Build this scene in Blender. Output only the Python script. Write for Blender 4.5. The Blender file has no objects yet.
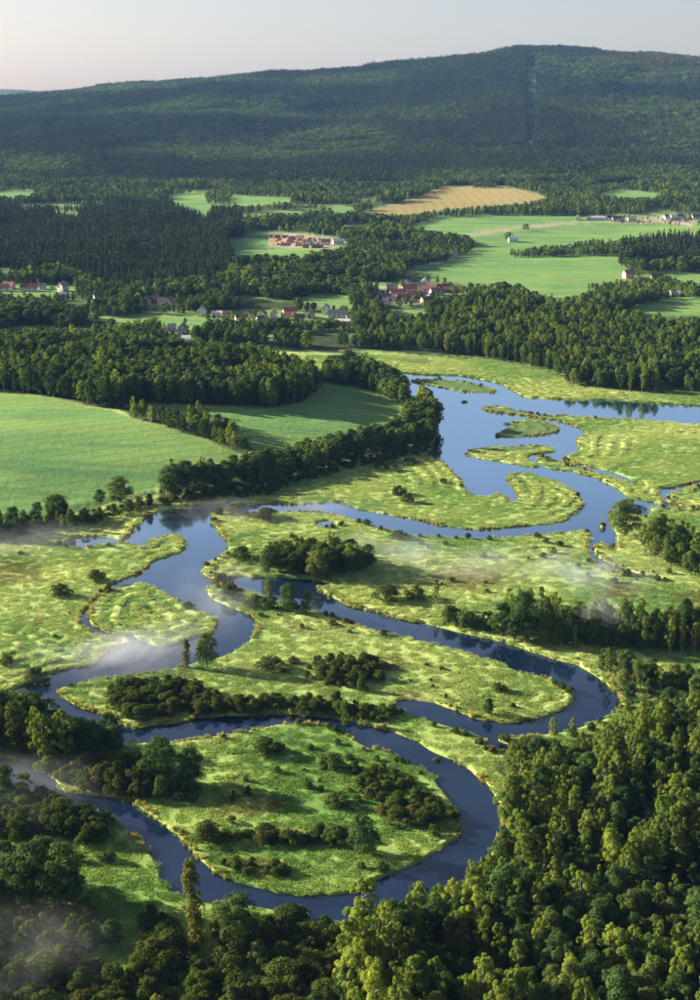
import bpy, math, random
import numpy as np

# ------------------------------------------------------------------ camera
SC = bpy.context.scene
COL = SC.collection
CAM_H = 200.0                      # the picture is taken from the air
FPX = 1400.0                       # focal length in photo pixels (photo 700 x 1000)
PITCH = math.atan(390.0 / FPX)
cam_d = bpy.data.cameras.new('camera')
cam_d.sensor_fit = 'VERTICAL'
cam_d.sensor_height = 24.0
cam_d.lens = 24.0 * FPX / 1000.0
cam_d.clip_start = 1.0
cam_d.clip_end = 60000.0
cam = bpy.data.objects.new('camera', cam_d)
COL.objects.link(cam)
cam.location = (0, 0, CAM_H)
cam.rotation_euler = (math.pi / 2 - PITCH, 0, 0)
SC.camera = cam

# ------------------------------------------------------------------ sky and sun
SUN_EL = math.radians(17.5)
SUN_FWD = math.radians(20.0)       # the sun stands to the left, a little ahead of us
sun_dir = (-math.cos(SUN_FWD) * math.cos(SUN_EL), math.sin(SUN_FWD) * math.cos(SUN_EL), math.sin(SUN_EL))
world = bpy.data.worlds.new('World')
SC.world = world
world.use_nodes = True
wn = world.node_tree.nodes
sky = wn.new('ShaderNodeTexSky')
sky.sky_type = 'NISHITA'
sky.sun_disc = False
sky.sun_elevation = SUN_EL
sky.sun_rotation = math.atan2(sun_dir[0], sun_dir[1])
sky.altitude = 700
sky.air_density = 0.85
sky.dust_density = 2.6
sky.ozone_density = 1.5
bg = wn.get('Background') or wn.new('ShaderNodeBackground')
bg.inputs['Strength'].default_value = 0.050
tone = wn.new('ShaderNodeMix'); tone.data_type = 'RGBA'; tone.blend_type = 'MULTIPLY'   # one even tone over the whole sky
tone.inputs[0].default_value = 1.0; tone.inputs[7].default_value = (1.14, 0.955, 0.89, 1)
world.node_tree.links.new(sky.outputs[0], tone.inputs[6])
world.node_tree.links.new(tone.outputs[2], bg.inputs[0])
sun_l = bpy.data.lights.new('sun', 'SUN')
sun_l.energy = 5.0
sun_l.angle = math.radians(0.5)
sun_l.color = (1.0, 0.90, 0.72)
sun = bpy.data.objects.new('sun', sun_l)
COL.objects.link(sun)
sun.rotation_euler = (math.pi / 2 - SUN_EL, 0, math.atan2(sun_dir[0], -sun_dir[1]))
SC.view_settings.view_transform = 'Standard'
SC.view_settings.look = 'None'
SC.view_settings.exposure = 1.9
SC.view_settings.gamma = 1.0
SC.view_settings.use_curve_mapping = False
SC.cycles.max_bounces = 5
SC.cycles.diffuse_bounces = 2
SC.cycles.glossy_bounces = 2
SC.cycles.transmission_bounces = 3
SC.cycles.volume_bounces = 0
SC.cycles.transparent_max_bounces = 6
SC.cycles.use_denoising = True
SC.cycles.caustics_reflective = False
SC.cycles.caustics_refractive = False

random.seed(5)
RNG = np.random.default_rng(11)

# ------------------------------------------------------------------ numeric helpers
CP, SP_ = math.cos(PITCH), math.sin(PITCH)
def project(x, y, z):
    dz = z - CAM_H
    dep = y * CP - dz * SP_
    up = y * SP_ + dz * CP
    return 350 + FPX * x / dep, 500 - FPX * up / dep
def on_plane(px, py, z=0.0):
    px = np.asarray(px, float); py = np.asarray(py, float)
    u = (px - 350) / FPX; v = (500 - py) / FPX
    fw = CP + v * SP_; up = v * CP - SP_
    t = (z - CAM_H) / up
    return u * t, fw * t
def sstep(a, b, x):
    t = np.clip((x - a) / (b - a), 0, 1)
    return t * t * (3 - 2 * t)
_tab = np.random.default_rng(3).random((64, 256, 256)).astype(np.float32)
def vnoise(x, y, size, seed):
    X = np.asarray(x) / size; Y = np.asarray(y) / size
    xi = np.floor(X).astype(int); yi = np.floor(Y).astype(int)
    fx = X - xi; fy = Y - yi
    fx = fx * fx * (3 - 2 * fx); fy = fy * fy * (3 - 2 * fy)
    t = _tab[seed % 64]
    a = t[xi & 255, yi & 255]; b = t[(xi + 1) & 255, yi & 255]
    c = t[xi & 255, (yi + 1) & 255]; d = t[(xi + 1) & 255, (yi + 1) & 255]
    return (a * (1 - fx) + b * fx) * (1 - fy) + (c * (1 - fx) + d * fx) * fy
def fbm(x, y, size, seed, n=4):
    s = 0; a = 1.0; tot = 0
    for k in range(n):
        s = s + a * vnoise(x, y, size / 2 ** k, seed + k); tot += a; a *= 0.5
    return s / tot
def smooth_poly(p, n=4):
    p = np.array(p, float); m = len(p); out = []
    for i in range(m):
        a, b, c, d = p[i - 1], p[i], p[(i + 1) % m], p[(i + 2) % m]
        for k in range(n):
            t = k / n
            out.append(0.5 * (2 * b + (c - a) * t + (2 * a - 5 * b + 4 * c - d) * t * t + (3 * b - a - 3 * c + d) * t ** 3))
    return np.array(out)
def in_poly(px, py, poly):
    px = np.asarray(px); py = np.asarray(py)
    r = np.zeros(px.shape, bool); n = len(poly)
    for i in range(n):
        x0, y0 = poly[i]; x1, y1 = poly[(i + 1) % n]
        if y0 == y1: continue
        c = ((y0 > py) != (y1 > py))
        r ^= c & (px < (x1 - x0) * (py - y0) / (y1 - y0) + x0)
    return r

# ------------------------------------------------------------------ the river and lake, as outlines on the water plane
WATER = [
 # lake and the channel that leaves it
 [(385,371),(405,373),(425,375),(460,376),(487,381),(500,384),(512,390),(525,397),(550,399),(582,400),(625,401),(665,404),(700,406),(800,412),(960,420),(960,436),(800,430),(700,425),
  (685,424),(655,421),(630,420),(600,419),(557,416),(540,415),(525,412),(500,407),(482,408),(490,412),(525,416),(540,419),(557,421),(572,425),(586,432),(576,440),(579,448),(576,453),(562,459),
  (575,464),(590,467),(607,471),(632,480),(640,487),(637,485),(620,479),(600,474),(575,467),(557,462),(540,457),(536,458),(540,464),(550,469),(575,472),(597,479),(615,488),(625,496),(631,499),(640,501),(649,506),(646,516),(641,514),(630,513),(612,512),(611,525),(618,540),(615,551),
  (607,547),(601,544),(594,549),(592,546),(590,538),(590,531),(587,530),(570,532),(545,535),(525,536),(500,538),(462,538),(437,537),(410,535),(385,530),(365,524),(350,519),(335,515),(310,512),(285,512),(270,513),(240,512),(225,511),(212,514),
  (202,512),(205,505),(225,504),(252,503),(280,504),(295,505),(315,504),(335,502),(350,506),(360,510),(382,514),(405,518),(425,522),(445,527),(470,530),(500,529),(525,526),(545,525),(567,520),(581,510),(584,504),(579,496),(565,486),(550,480),(535,475),(525,473),(512,474),(509,480),(514,490),(517,497),(512,504),(508,500),(507,495),(492,495),(480,496),(465,492),(462,482),(455,474),(445,465),(432,456),(431,447),
  (438,436),(434,420),(424,405),(405,390),(390,378)],
 # creek below the channel
 [(589,541),(594,546),(597,556),(612,565),(630,571),(640,576),(630,575),(610,569),(595,562),(588,556)],
 # oxbow at the right
 [(640,500),(652,503),(664,504),(660,497),(662,491),(680,486),(700,482),(740,478),(800,478),(800,482),(740,483),(700,486),(682,491),(667,496),(668,502),(686,507),(684,510),(664,508),(648,506)],
 # western bend
 [(64,546),(72,538),(90,537),(110,538),(125,539),(135,527),(145,519),(155,514),(180,507),(210,505),(225,508),(212,515),(217,530),(226,542),(227,552),(212,561),(202,570),(207,577),(222,580),(240,577),(257,578),(280,578),(310,580),(328,585),(314,587),(325,595),(335,599),(350,606),
  (375,612),(400,619),(432,626),(462,634),(490,640),(510,646),(525,651),(550,659),(575,666),(595,677),(611,689),(619,700),(617,710),(600,721),(575,730),(557,734),(540,736),(525,737),(500,738),(496,741),(514,748),(508,752),(492,747),(487,741),(470,734),(450,727),(425,720),(397,711),(394,705),(402,701),(415,701),(432,704),(455,711),(475,719),(500,724),(525,722),(550,715),(570,707),(576,700),(572,692),(557,684),(540,677),(525,674),(505,665),(480,657),(450,649),(410,639),(375,630),(350,624),(330,616),(310,609),(282,604),(257,594),(237,589),(217,586),(206,589),
  (212,600),(232,609),(250,616),(256,625),(252,637),(242,647),(225,656),(212,660),(200,662),(175,668),(140,675),(105,679),(75,684),(57,690),(67,703),(85,711),(107,717),(127,728),(150,727),(175,724),(197,719),(225,717),(257,716),(285,715),(315,717),(335,720),(350,722),(365,726),(387,731),(412,740),(432,752),(450,760),(467,770),(482,782),(492,795),(499,810),(500,828),(492,844),(484,860),(468,876),(440,893),(412,905),(385,915),(365,926),(335,925),(300,917),(260,908),(212,902),(187,897),(165,884),(157,862),(140,840),(117,825),(100,813),(65,803),(30,794),(0,786),(-40,781),(-200,778),(-200,750),(-40,755),(0,759),(15,760),(35,767),(55,782),(68,794),(110,799),(135,807),(155,820),(175,834),(182,842),(197,857),(215,871),(230,880),(250,887),(275,893),(310,895),(335,897),(355,893),(382,880),(412,867),(432,857),(455,842),(461,830),(455,807),(445,792),(432,777),(410,764),(395,755),(370,747),(350,737),(330,727),(310,724),(280,725),(250,731),(212,737),(175,743),(130,742),(95,740),(60,734),(35,722),(15,708),(10,698),(14,691),(27,685),(50,680),(57,672),(95,665),(106,655),(118,648),(135,645),(128,638),(108,638),(92,633),(80,622),(86,608),(102,594),(110,586),(130,577),(142,571),(160,560),(175,555),(183,552),(188,546),(185,539),(175,535),(160,538),(150,541),(147,547),(132,546),(122,544),(100,545),(80,549)],
 # little pools on the flats
 [(316,523),(326,521),(336,524),(330,528),(320,527)],
]
ISLANDS = [
 [(411,381),(430,380),(462,382),(490,389),(497,392),(480,393),(450,390),(425,385)],
 [(495,436),(504,430),(512,427),(505,424),(525,420),(540,421),(551,425),(560,430),(552,434),(525,437),(507,438)],
 [(465,454),(480,449),(515,447),(542,447),(556,450),(553,452),(532,455),(528,459),(538,465),(534,468),(525,466),(500,462),(475,457)],
 [(462,402),(466,401.4),(467,403),(463,403)],
 [(599,526),(602,524),(606,525),(607,528),(601,529)],
 [(107,592),(122,588),(140,584),(150,586),(172,595),(195,609),(215,616),(219,624),(212,634),(190,638),(175,645),(155,647),(140,640),(130,635),(112,634),(96,628),(88,620),(92,607)],
]
CELL = 0.5
GX0, GX1, GY0, GY1 = -430.0, 480.0, 225.0, 1340.0
NXs = int((GX1 - GX0) / CELL); NYs = int((GY1 - GY0) / CELL)
RMAX = 38.0
def sdf_poly(P, cell=CELL, gx0=GX0, gy0=GY0, nx=NXs, ny=NYs, R=RMAX):
    i0 = max(0, int((P[:, 0].min() - R - gx0) / cell)); i1 = min(nx, int((P[:, 0].max() + R - gx0) / cell) + 2)
    j0 = max(0, int((P[:, 1].min() - R - gy0) / cell)); j1 = min(ny, int((P[:, 1].max() + R - gy0) / cell) + 2)
    w, h = i1 - i0, j1 - j0
    D = np.full((h, w), R, np.float32); tog = np.zeros((h, w + 1), np.int32)
    xs = gx0 + (np.arange(i0, i1) + 0.5) * cell; ys = gy0 + (np.arange(j0, j1) + 0.5) * cell
    n = len(P)
    for k in range(n):
        ax, ay = P[k]; bx, by = P[(k + 1) % n]
        a0 = max(0, int((min(ax, bx) - R - xs[0]) / cell)); a1 = min(w, int((max(ax, bx) + R - xs[0]) / cell) + 2)
        b0 = max(0, int((min(ay, by) - R - ys[0]) / cell)); b1 = min(h, int((max(ay, by) + R - ys[0]) / cell) + 2)
        if a1 > a0 and b1 > b0:
            xx = xs[None, a0:a1]; yy = ys[b0:b1, None]
            dx, dy = bx - ax, by - ay; L = dx * dx + dy * dy + 1e-9
            t = np.clip(((xx - ax) * dx + (yy - ay) * dy) / L, 0, 1)
            d = np.hypot(xx - ax - t * dx, yy - ay - t * dy)
            np.minimum(D[b0:b1, a0:a1], d, out=D[b0:b1, a0:a1])
        if ay != by:
            lo, hi = (ay, by) if ay < by else (by, ay)
            r = np.nonzero((ys >= lo) & (ys < hi))[0]
            if len(r):
                xc = ax + (ys[r] - ay) * (bx - ax) / (by - ay)
                c = np.clip(np.ceil((xc - xs[0]) / cell), 0, w).astype(int)
                np.add.at(tog, (r, c), 1)
    ins = (np.cumsum(tog, axis=1)[:, :w] % 2) == 1
    return (slice(j0, j1), slice(i0, i1)), np.where(ins, -D, D)
WS = np.full((NYs, NXs), RMAX, np.float32)
SHORES = []
for p in WATER:
    q = smooth_poly(p, 4); x, y = on_plane(q[:, 0], q[:, 1]); P = np.stack([x, y], 1)
    sl, d = sdf_poly(P); WS[sl] = np.minimum(WS[sl], d); SHORES.append(P)
for p in ISLANDS:
    q = smooth_poly(p, 4); x, y = on_plane(q[:, 0], q[:, 1]); P = np.stack([x, y], 1)
    sl, d = sdf_poly(P); WS[sl] = np.maximum(WS[sl], -d); SHORES.append(P)
def bil(A, x, y, cell, gx0, gy0, out):
    u = (np.asarray(x) - gx0) / cell - 0.5; v = (np.asarray(y) - gy0) / cell - 0.5
    i = np.floor(u).astype(int); j = np.floor(v).astype(int)
    ok = (i >= 0) & (j >= 0) & (i < A.shape[1] - 1) & (j < A.shape[0] - 1)
    i = np.clip(i, 0, A.shape[1] - 2); j = np.clip(j, 0, A.shape[0] - 2)
    fu = np.clip(u - i, 0, 1); fv = np.clip(v - j, 0, 1)
    r = (A[j, i] * (1 - fu) + A[j, i + 1] * fu) * (1 - fv) + (A[j + 1, i] * (1 - fu) + A[j + 1, i + 1] * fu) * fv
    return np.where(ok, r, out)
def shore_d(x, y):
    d = bil(WS, x, y, CELL, GX0, GY0, RMAX)
    return d + (1.5 * (fbm(x, y, 6.0, 40, 3) - 0.5) + 1.6 * (fbm(x, y, 19.0, 43, 2) - 0.5)) * sstep(12, 7, np.abs(d))

# upland with the green fields at the left, seen as a polygon on the plain
up_px = [(-500,545),(-200,538),(0,527),(60,521),(110,508),(165,500),(265,487),(345,463),(432,447),(438,432),(424,402),(386,372),(300,362),(200,356),(0,350),(-500,345)]
ux, uy = on_plane([p[0] for p in up_px], [p[1] for p in up_px])
UPC = 4.0
UX0, UY0 = -900.0, 500.0
UNX, UNY = 260, 220
US = np.full((UNY, UNX), 160.0, np.float32)
_sl, _d = sdf_poly(np.stack([ux, uy], 1), UPC, UX0, UY0, UNX, UNY, 160.0)
US[_sl] = _d

RIDGE = [(-400,112),(-200,104),(-60,97),(0,93),(30,90),(60,85),(90,81),(130,79),(200,77),(260,74),(310,73),(350,70),(380,66),(420,61),(450,56),(480,52),(520,47),(560,47),(620,53),(660,56),(700,60),(800,66),(1000,90)]
RY = 7500.0
_rx, _rz = [], []
for (a, b) in RIDGE:
    u = (a - 350) / FPX; v = (500 - b) / FPX
    fw = CP + v * SP_; upv = v * CP - SP_
    _rx.append(RY * u / fw); _rz.append(CAM_H + RY * upv / fw - 30.0 - 22.0 * max(0, (250 - a) / 250.0))
HILL0 = 3250.0
def hbase(x, y):
    x = np.asarray(x, float); y = np.asarray(y, float)
    z = 0.75 + 0.25 * (fbm(x, y, 30.0, 1, 3) - 0.5)
    u = -bil(US, x, y, UPC, UX0, UY0, 160.0)
    z = z + 2.0 * sstep(0, 14, u) + 5.0 * sstep(5, 70, u) + 7.0 * sstep(40, 150, u)
    far = sstep(1250, 2100, y)
    z = z + 33.0 * sstep(1250, 3300, y) + far * 14.0 * (fbm(x, y, 420.0, 5, 3) - 0.5) + 3.0 * sstep(1150, 1300, y)
    ys = np.maximum(y, 1.0)
    R = np.interp(x / ys * RY, _rx, _rz)
    t = np.clip((y - HILL0) / (RY - HILL0), 0, 1)
    g = np.sin(t * math.pi / 2) ** 1.35
    rel = 4 * t * (1 - t)
    hill = (R - 36.0) * g + rel * (170.0 * (fbm(x * 1.5 + 0.45 * y, y * .8, 1300.0, 9, 4) - 0.5) + 40 * (fbm(x, y, 260.0, 14, 3) - 0.5))
    back = np.clip((y - RY) / 3500.0, 0, 1)
    hill = np.where(y > RY, (R - 36.0) * (1 - 0.75 * sstep(0, 1, back)), hill)
    z = z + np.where(y > HILL0, hill, 0)
    z = z + np.where(y > 10500, 300.0 * np.exp(-((y - 13200) / 1100.0) ** 2) * sstep(-1200, -3200, x), 0)
    return z
def scroll(x, y, d):
    w = d + 9.0 * (fbm(x, y, 34.0, 21, 3) - 0.5)
    s = sstep(-0.2, 0.9, np.sin(w * 2 * math.pi / 8.5))
    return s * sstep(0.8, 3.0, d) * (1 - sstep(30, 37, d)) * sstep(0.36, 0.56, fbm(x, y, 60.0, 25, 2)) * (0.4 + 0.9 * fbm(x, y, 12.0, 26, 2))
def hfull(x, y):
    d = shore_d(x, y)
    z = hbase(x, y)
    z = z + 0.4 * (scroll(x, y, d) - 0.3) + 0.22 * (fbm(x, y, 2.6, 33, 2) - 0.5) * (np.asarray(y) < 1200)
    k = sstep(-0.35, 1.1, d)
    return np.where(d < RMAX * 0.9, -1.3 + (z + 1.3) * k - 0.6 * sstep(0, -4, d), z)
def on_ground(px, py):
    z = np.zeros(np.shape(px))
    for k in range(40):
        x, y = on_plane(px, py, z)
        z = 0.5 * z + 0.5 * hbase(x, y)
    x, y = on_plane(px, py, z)
    return x, y, hbase(x, y)

# ------------------------------------------------------------------ land cover, as outlines
PASTURE_A = [(-300,380),(0,390),(60,398),(85,406),(110,410),(130,418),(160,427),(190,435),(215,444),(240,454),(240,464),(200,468),(170,478),(150,492),(110,504),(60,517),(0,529),(-300,545)]
PASTURE_B = [(110,402),(150,403),(200,406),(270,408),(300,403),(322,390),(328,380),(360,385),(385,398),(404,410),(398,422),(365,428),(330,440),(290,448),(262,452),(245,442),(220,422),(200,413),(165,414),(135,409)]
PASTURE_C = [(406,227),(440,217),(490,214),(560,215),(640,218),(700,218),(900,214),(900,240),(700,241),(640,244),(624,250),(622,264),(630,271),(640,281),(600,290),(570,300),(545,296),(515,287),(465,286),(440,280),(405,275),(402,270),(415,266),(445,260),(468,253),(478,241),(455,236),(430,233)]
PASTURE_D = [(616,310),(640,304),(660,299),(700,296),(860,290),(860,312),(700,316),(660,316)]
PASTURE_E = [(636,271),(670,270),(700,273),(860,272),(860,284),(700,286),(668,284),(645,280)]
HAY = [(355,214),(385,206),(420,196),(440,187),(470,181),(500,178),(507,187),(525,190),(548,197),(530,203),(480,208),(440,211),(400,216)]
OTHER_FIELDS = [
 [(-60,192),(35,190),(30,197),(-60,201)],
 [(165,195),(200,192),(240,195),(292,197),(288,204),(240,207),(212,207),(206,218),(195,213),(175,204)],
 [(226,236),(265,233),(300,231),(340,238),(352,246),(300,258),(240,257),(228,246)],
 [(303,295),(325,292),(347,294),(352,302),(330,307),(303,304)],
 [(116,316),(160,313),(206,310),(210,322),(180,327),(150,323),(116,326)],
 [(595,194),(625,189),(662,193),(655,198),(620,199)],
 [(372,284),(396,279),(440,281),(466,292),(440,303),(400,307),(372,302)],
 [(-60,281),(70,283),(74,293),(40,297),(-60,296)],
 [(388,326),(420,324),(460,329),(462,335),(430,335),(390,332)],
 [(570,216),(700,212),(860,210),(860,226),(700,226),(570,221)],
 [(140,299),(180,299),(184,306),(150,308)],
 [(196,312),(240,310),(300,312),(352,314),(352,322),(300,322),(215,322),(170,345),(160,338)],
 [(60,282),(76,283),(76,294),(60,294)],
 [(55,211),(80,211),(80,215),(55,215)],
 [(600,180),(640,178),(640,182),(600,184)],
 [(20,204),(70,202),(120,201),(120,203.5),(60,206),(20,207)], [(240,214),(300,209),(345,206),(345,209),(300,213),(245,218)], [(0,170),(60,172),(60,174),(0,173)], [(330,210),(352,206),(356,212),(335,216)],
]
_cr = random.Random(21)
for _k in range(30):
    _x = _cr.uniform(-20, 720); _y = _cr.uniform(262, 342)
    _w = _cr.uniform(9, 30) * (1 if _y > 240 else 1.3); _h = _cr.uniform(1.2, 2.6) * (1.0 if _y < 230 else 1.5); _t = _cr.uniform(-.12, .08)
    OTHER_FIELDS.append([(_x - _w, _y + _t * _w), (_x - _w * .4, _y - _h + _t * _w * .3), (_x + _w * .7, _y - _h * .8 - _t * _w), (_x + _w, _y - _t * _w), (_x + _w * .3, _y + _h * .8), (_x - _w * .6, _y + _h)])
LAKESIDE = [(205,345),(260,345),(300,349),(350,352),(380,351),(430,356),(470,361),(520,369),(558,378),(570,390),(600,393),(670,397),(800,400),(960,410),(960,425),(700,410),(525,400),(500,388),(460,378),(385,373),(360,365),(300,361),(250,358),(215,352)]
BARE = [  # yards, tracks and mud
 [(268,236),(290,233),(330,238),(345,243),(330,248),(290,248),(268,246)],
 [(378,286),(440,283),(455,292),(430,302),(385,304)],
 [(455,237),(480,232),(520,226),(560,223),(600,222),(560,225),(520,228),(480,235),(460,239)],
 [(400,270),(430,262),(455,258),(455,260),(430,265),(400,272)],
 [(104,650),(112,641),(130,640),(134,645),(120,650)],
 [(575,217),(640,217),(680,217),(700,222),(690,226),(660,223),(600,221)],
 [(388,327),(420,325),(455,330),(430,333),(390,330)],
]
BROWN = [  # rusty sedge patches
 [(430,572),(450,567),(480,568),(505,575),(500,585),(470,590),(440,585)],
 [(590,590),(620,584),(640,590),(625,598),(600,598)], [(675,595),(700,590),(760,590),(760,610),(700,612),(680,605)],
 [(370,660),(395,655),(412,660),(405,670),(380,672)], [(210,800),(240,795),(285,798),(280,812),(230,818),(212,812)],
 [(270,828),(340,826),(352,842),(300,848),(255,840)], [(215,855),(280,858),(285,875),(240,872)], [(0,560),(40,565),(45,580),(0,585)],
 [(40,607),(46,612),(44,625),(37,632),(33,620)],
 [(285,628),(300,622),(312,628),(300,634)], [(395,690),(430,695),(420,700),(400,698)], [(285,588),(308,590),(300,598),(285,596)],
]
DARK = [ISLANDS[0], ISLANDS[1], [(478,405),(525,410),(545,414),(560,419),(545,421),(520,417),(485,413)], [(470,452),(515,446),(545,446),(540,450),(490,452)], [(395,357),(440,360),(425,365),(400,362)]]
# woods: name, canopy outline in the photo, spacing m, height m (lo, hi), kinds with weights
WOODS = [
 ('left_forest', [(-200,335),(0,334),(40,330),(100,334),(160,341),(220,344),(270,351),(310,361),(327,371),(323,386),(300,400),(270,405),(200,402),(150,400),(110,406),(85,402),(60,395),(0,388),(-200,380)], 5.2, (13,19), {'broadleaf': .66, 'spruce': .24, 'birch': .10}),
 ('belt', [(160,476),(175,466),(215,462),(255,452),(290,446),(330,437),(360,429),(385,424),(405,413),(412,396),(425,391),(438,402),(444,418),(442,434),(428,443),(385,451),(345,459),(310,472),(265,482),(200,488),(160,493)], 5.0, (11,16), {'broadleaf': .85, 'birch': .15}),
 ('belt_top', [(325,364),(350,357),(368,362),(395,374),(410,388),(408,405),(395,398),(370,383),(345,379),(325,380)], 6.0, (11,15), {'broadleaf': .9, 'birch': .1}),
 ('hedge', [(116,404),(135,405),(165,412),(185,411),(205,408),(222,418),(236,430),(250,442),(258,449),(240,450),(215,440),(190,430),(160,422),(130,414)], 6.0, (7,12), {'broadleaf': .7, 'birch': .3}),
 ('field_edge', [(-60,512),(0,512),(30,510),(50,504),(64,500),(74,512),(95,507),(115,503),(130,500),(150,498),(165,490),(168,500),(120,512),(60,526),(0,533),(-60,535)], 6.0, (6,11), {'broadleaf': .8, 'birch': .2}),
 ('lake_wood', [(340,333),(380,326),(440,319),(452,302),(470,291),(515,288),(545,296),(570,301),(590,297),(600,300),(612,312),(660,319),(700,319),(900,318),(900,392),(700,390),(670,391),(630,389),(600,386),(570,384),(562,375),(520,363),(470,354),(430,350),(340,346)], 5.5, (10,16), {'broadleaf': .58, 'birch': .22, 'spruce': .20}),
 ('channel_wood', [(261,550),(275,546),(300,546),(330,541),(350,543),(372,551),(372,564),(345,569),(300,572),(262,570)], 5.0, (8,13), {'broadleaf': .8, 'birch': .2}),
 ('mid_wood', [(500,604),(512,596),(535,597),(560,606),(600,607),(625,608),(640,616),(660,613),(700,605),(860,600),(860,650),(700,648),(660,646),(640,645),(600,642),(560,643),(545,640),(505,634)], 5.5, (8,13), {'broadleaf': .65, 'birch': .35}),
 ('bank_wood', [(594,658),(620,651),(640,664),(655,666),(660,688),(645,700),(632,700),(612,684)], 5.5, (6,10), {'broadleaf': .8, 'birch': .2}),
 ('right_edge_wood', [(655,672),(690,668),(860,660),(860,690),(700,690),(665,692)], 6, (7,11), {'broadleaf': .7, 'birch': .3}),
 ('river_wood', [(860,690),(700,690),(660,697),(640,705),(622,718),(600,736),(565,744),(530,742),(512,750),(492,757),(503,775),(506,815),(505,838),(490,860),(468,868),(445,882),(410,893),(378,915),(346,925),(340,1060),(340,1190),(900,1190),(900,690)], 4.8, (8,15), {'broadleaf': .48, 'birch': .52}),
 ('west_wood', [(-60,707),(0,705),(12,704),(40,706),(60,724),(118,727),(124,745),(100,752),(60,752),(40,752),(0,752),(-60,750)], 5.0, (10,16), {'broadleaf': .7, 'birch': .3}),
 ('left_edge_grove', [(-120,835),(8,838),(12,900),(-120,905)], 7.0, (9,14), {'broadleaf': .8, 'birch': .2}),
 ('right_trees', [(640,524),(665,520),(685,528),(700,533),(860,528),(860,574),(700,576),(684,566),(668,558),(645,553)], 6, (9,13), {'birch': .5, 'broadleaf': .5}),
]
SCRUB = [  # low bushes: name, outline, spacing, heights
 ('west_scrub', [(30,760),(60,758),(110,760),(135,758),(150,765),(165,775),(172,786),(150,790),(110,790),(70,783),(45,774)], 4.0, (3.5,6.5)),
 ('south_bank_scrub', [(-60,786),(0,790),(35,798),(80,804),(108,817),(113,830),(95,836),(60,830),(0,828),(-60,830)], 3.8, (3,5.5)),
 ('corner_scrub', [(-60,912),(0,912),(60,910),(100,905),(150,908),(190,912),(250,914),(300,912),(335,925),(340,1000),(340,1150),(-60,1150)], 4.8, (2.2,5.8)),
 ('meadow_scrub', [(352,764),(380,764),(400,771),(425,782),(438,800),(442,812),(425,822),(395,818),(380,812),(352,800)], 4.0, (2.2,4.5)),
 ('strip_scrub', [(228,829),(270,828),(348,828),(350,842),(300,845),(232,838)], 3.2, (1.8,3.4)),
 ('low_scrub', [(216,858),(250,858),(287,860),(285,874),(240,874)], 3.2, (1.5,2.8)),
 ('north_scrub', [(104,690),(120,682),(150,678),(185,682),(217,692),(220,704),(190,710),(150,714),(112,710)], 3.8, (2.5,4.8)),
 ('bank_scrub', [(199,705),(215,698),(255,697),(290,697),(335,696),(344,701),(343,714),(290,712),(240,712),(202,714)], 3.8, (3,5.2)),
 ('middle_scrub', [(312,660),(325,655),(345,657),(368,655),(388,662),(388,672),(365,680),(340,682),(318,675)], 4.2, (2.4,4.6)),
 ('head_scrub', [(346,704),(370,702),(393,705),(398,712),(384,719),(352,718)], 3.6, (2,3.6)),
 ('shadow_scrub', [(360,460),(385,456),(415,458),(418,464),(390,468),(362,467)], 6, (1.6,3)),
 ('dusk_scrub', [(78,846),(100,850),(118,846),(120,858),(100,862),(78,858)], 5, (1.5,3)),
 ('clearing_scrub', [(508,742),(545,738),(560,742),(545,756),(520,760),(500,765)], 4.2, (2.5,4.5)),
 ('field_foot_scrub', [(-60,520),(0,520),(60,512),(110,506),(165,497),(210,492),(210,500),(165,507),(110,516),(60,527),(0,538),(-60,538)], 5.5, (2,4)),
 ('belt_foot_scrub', [(165,492),(265,484),(345,460),(432,443),(434,449),(345,468),(265,492),(165,500)], 5.0, (2,4)),
]
SPRUCE_A = [(-200,212),(60,210),(140,203),(235,215),(250,250),(215,285),(130,290),(60,274),(-200,280)]
SPRUCE_B = [(620,250),(640,244),(700,241),(900,240),(900,268),(700,268),(640,267),(620,265)]
HEDGES = [  # thin rows of trees in the far fields
 [(508,253),(540,250),(570,247),(600,243),(625,244),(625,254),(590,254),(550,256),(512,257)],
 [(473,181),(485,179),(496,180),(496,187),(474,188)],
 [(588,288),(610,286),(640,284),(665,280),(680,284),(668,292),(640,298),(610,304),(590,300)],
 [(150,203),(165,201),(167,206),(150,208)], [(205,196),(225,188),(232,196),(230,203),(208,203)],
]

def raster_cover(px, py):
    jx = 1.5 * (vnoise(px, py, 6.0, 50) - 0.5) * 2; jy = (vnoise(px, py, 6.0, 51) - 0.5) * 1.6
    px = px + jx; py = py + jy
    far = py < 360
    pid = np.zeros(px.shape, np.int8)      # 0 meadow 1.. fields
    fields = [PASTURE_A, PASTURE_B, PASTURE_C, PASTURE_D, PASTURE_E, HAY]
    for k, p in enumerate(fields): pid[in_poly(px, py, p)] = k + 1
    oth = np.zeros(px.shape, bool)
    for p in OTHER_FIELDS: oth |= in_poly(px, py, p)
    lake = in_poly(px, py, LAKESIDE)
    wood = far & (pid == 0) & ~oth & ~lake
    for w in WOODS: wood |= in_poly(px, py - 3, w[1])
    for w in WOODS[:2]: wood &= ~((pid > 0) & (pid < 3))
    pid[wood & (pid > 2)] = 0
    bare = np.zeros(px.shape, bool)
    for p in BARE: bare |= in_poly(px, py, p)
    brown = np.zeros(px.shape, bool)
    for p in BROWN: brown |= in_poly(px, py, p)
    return pid, oth & ~wood, lake, wood, bare, brown

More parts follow.
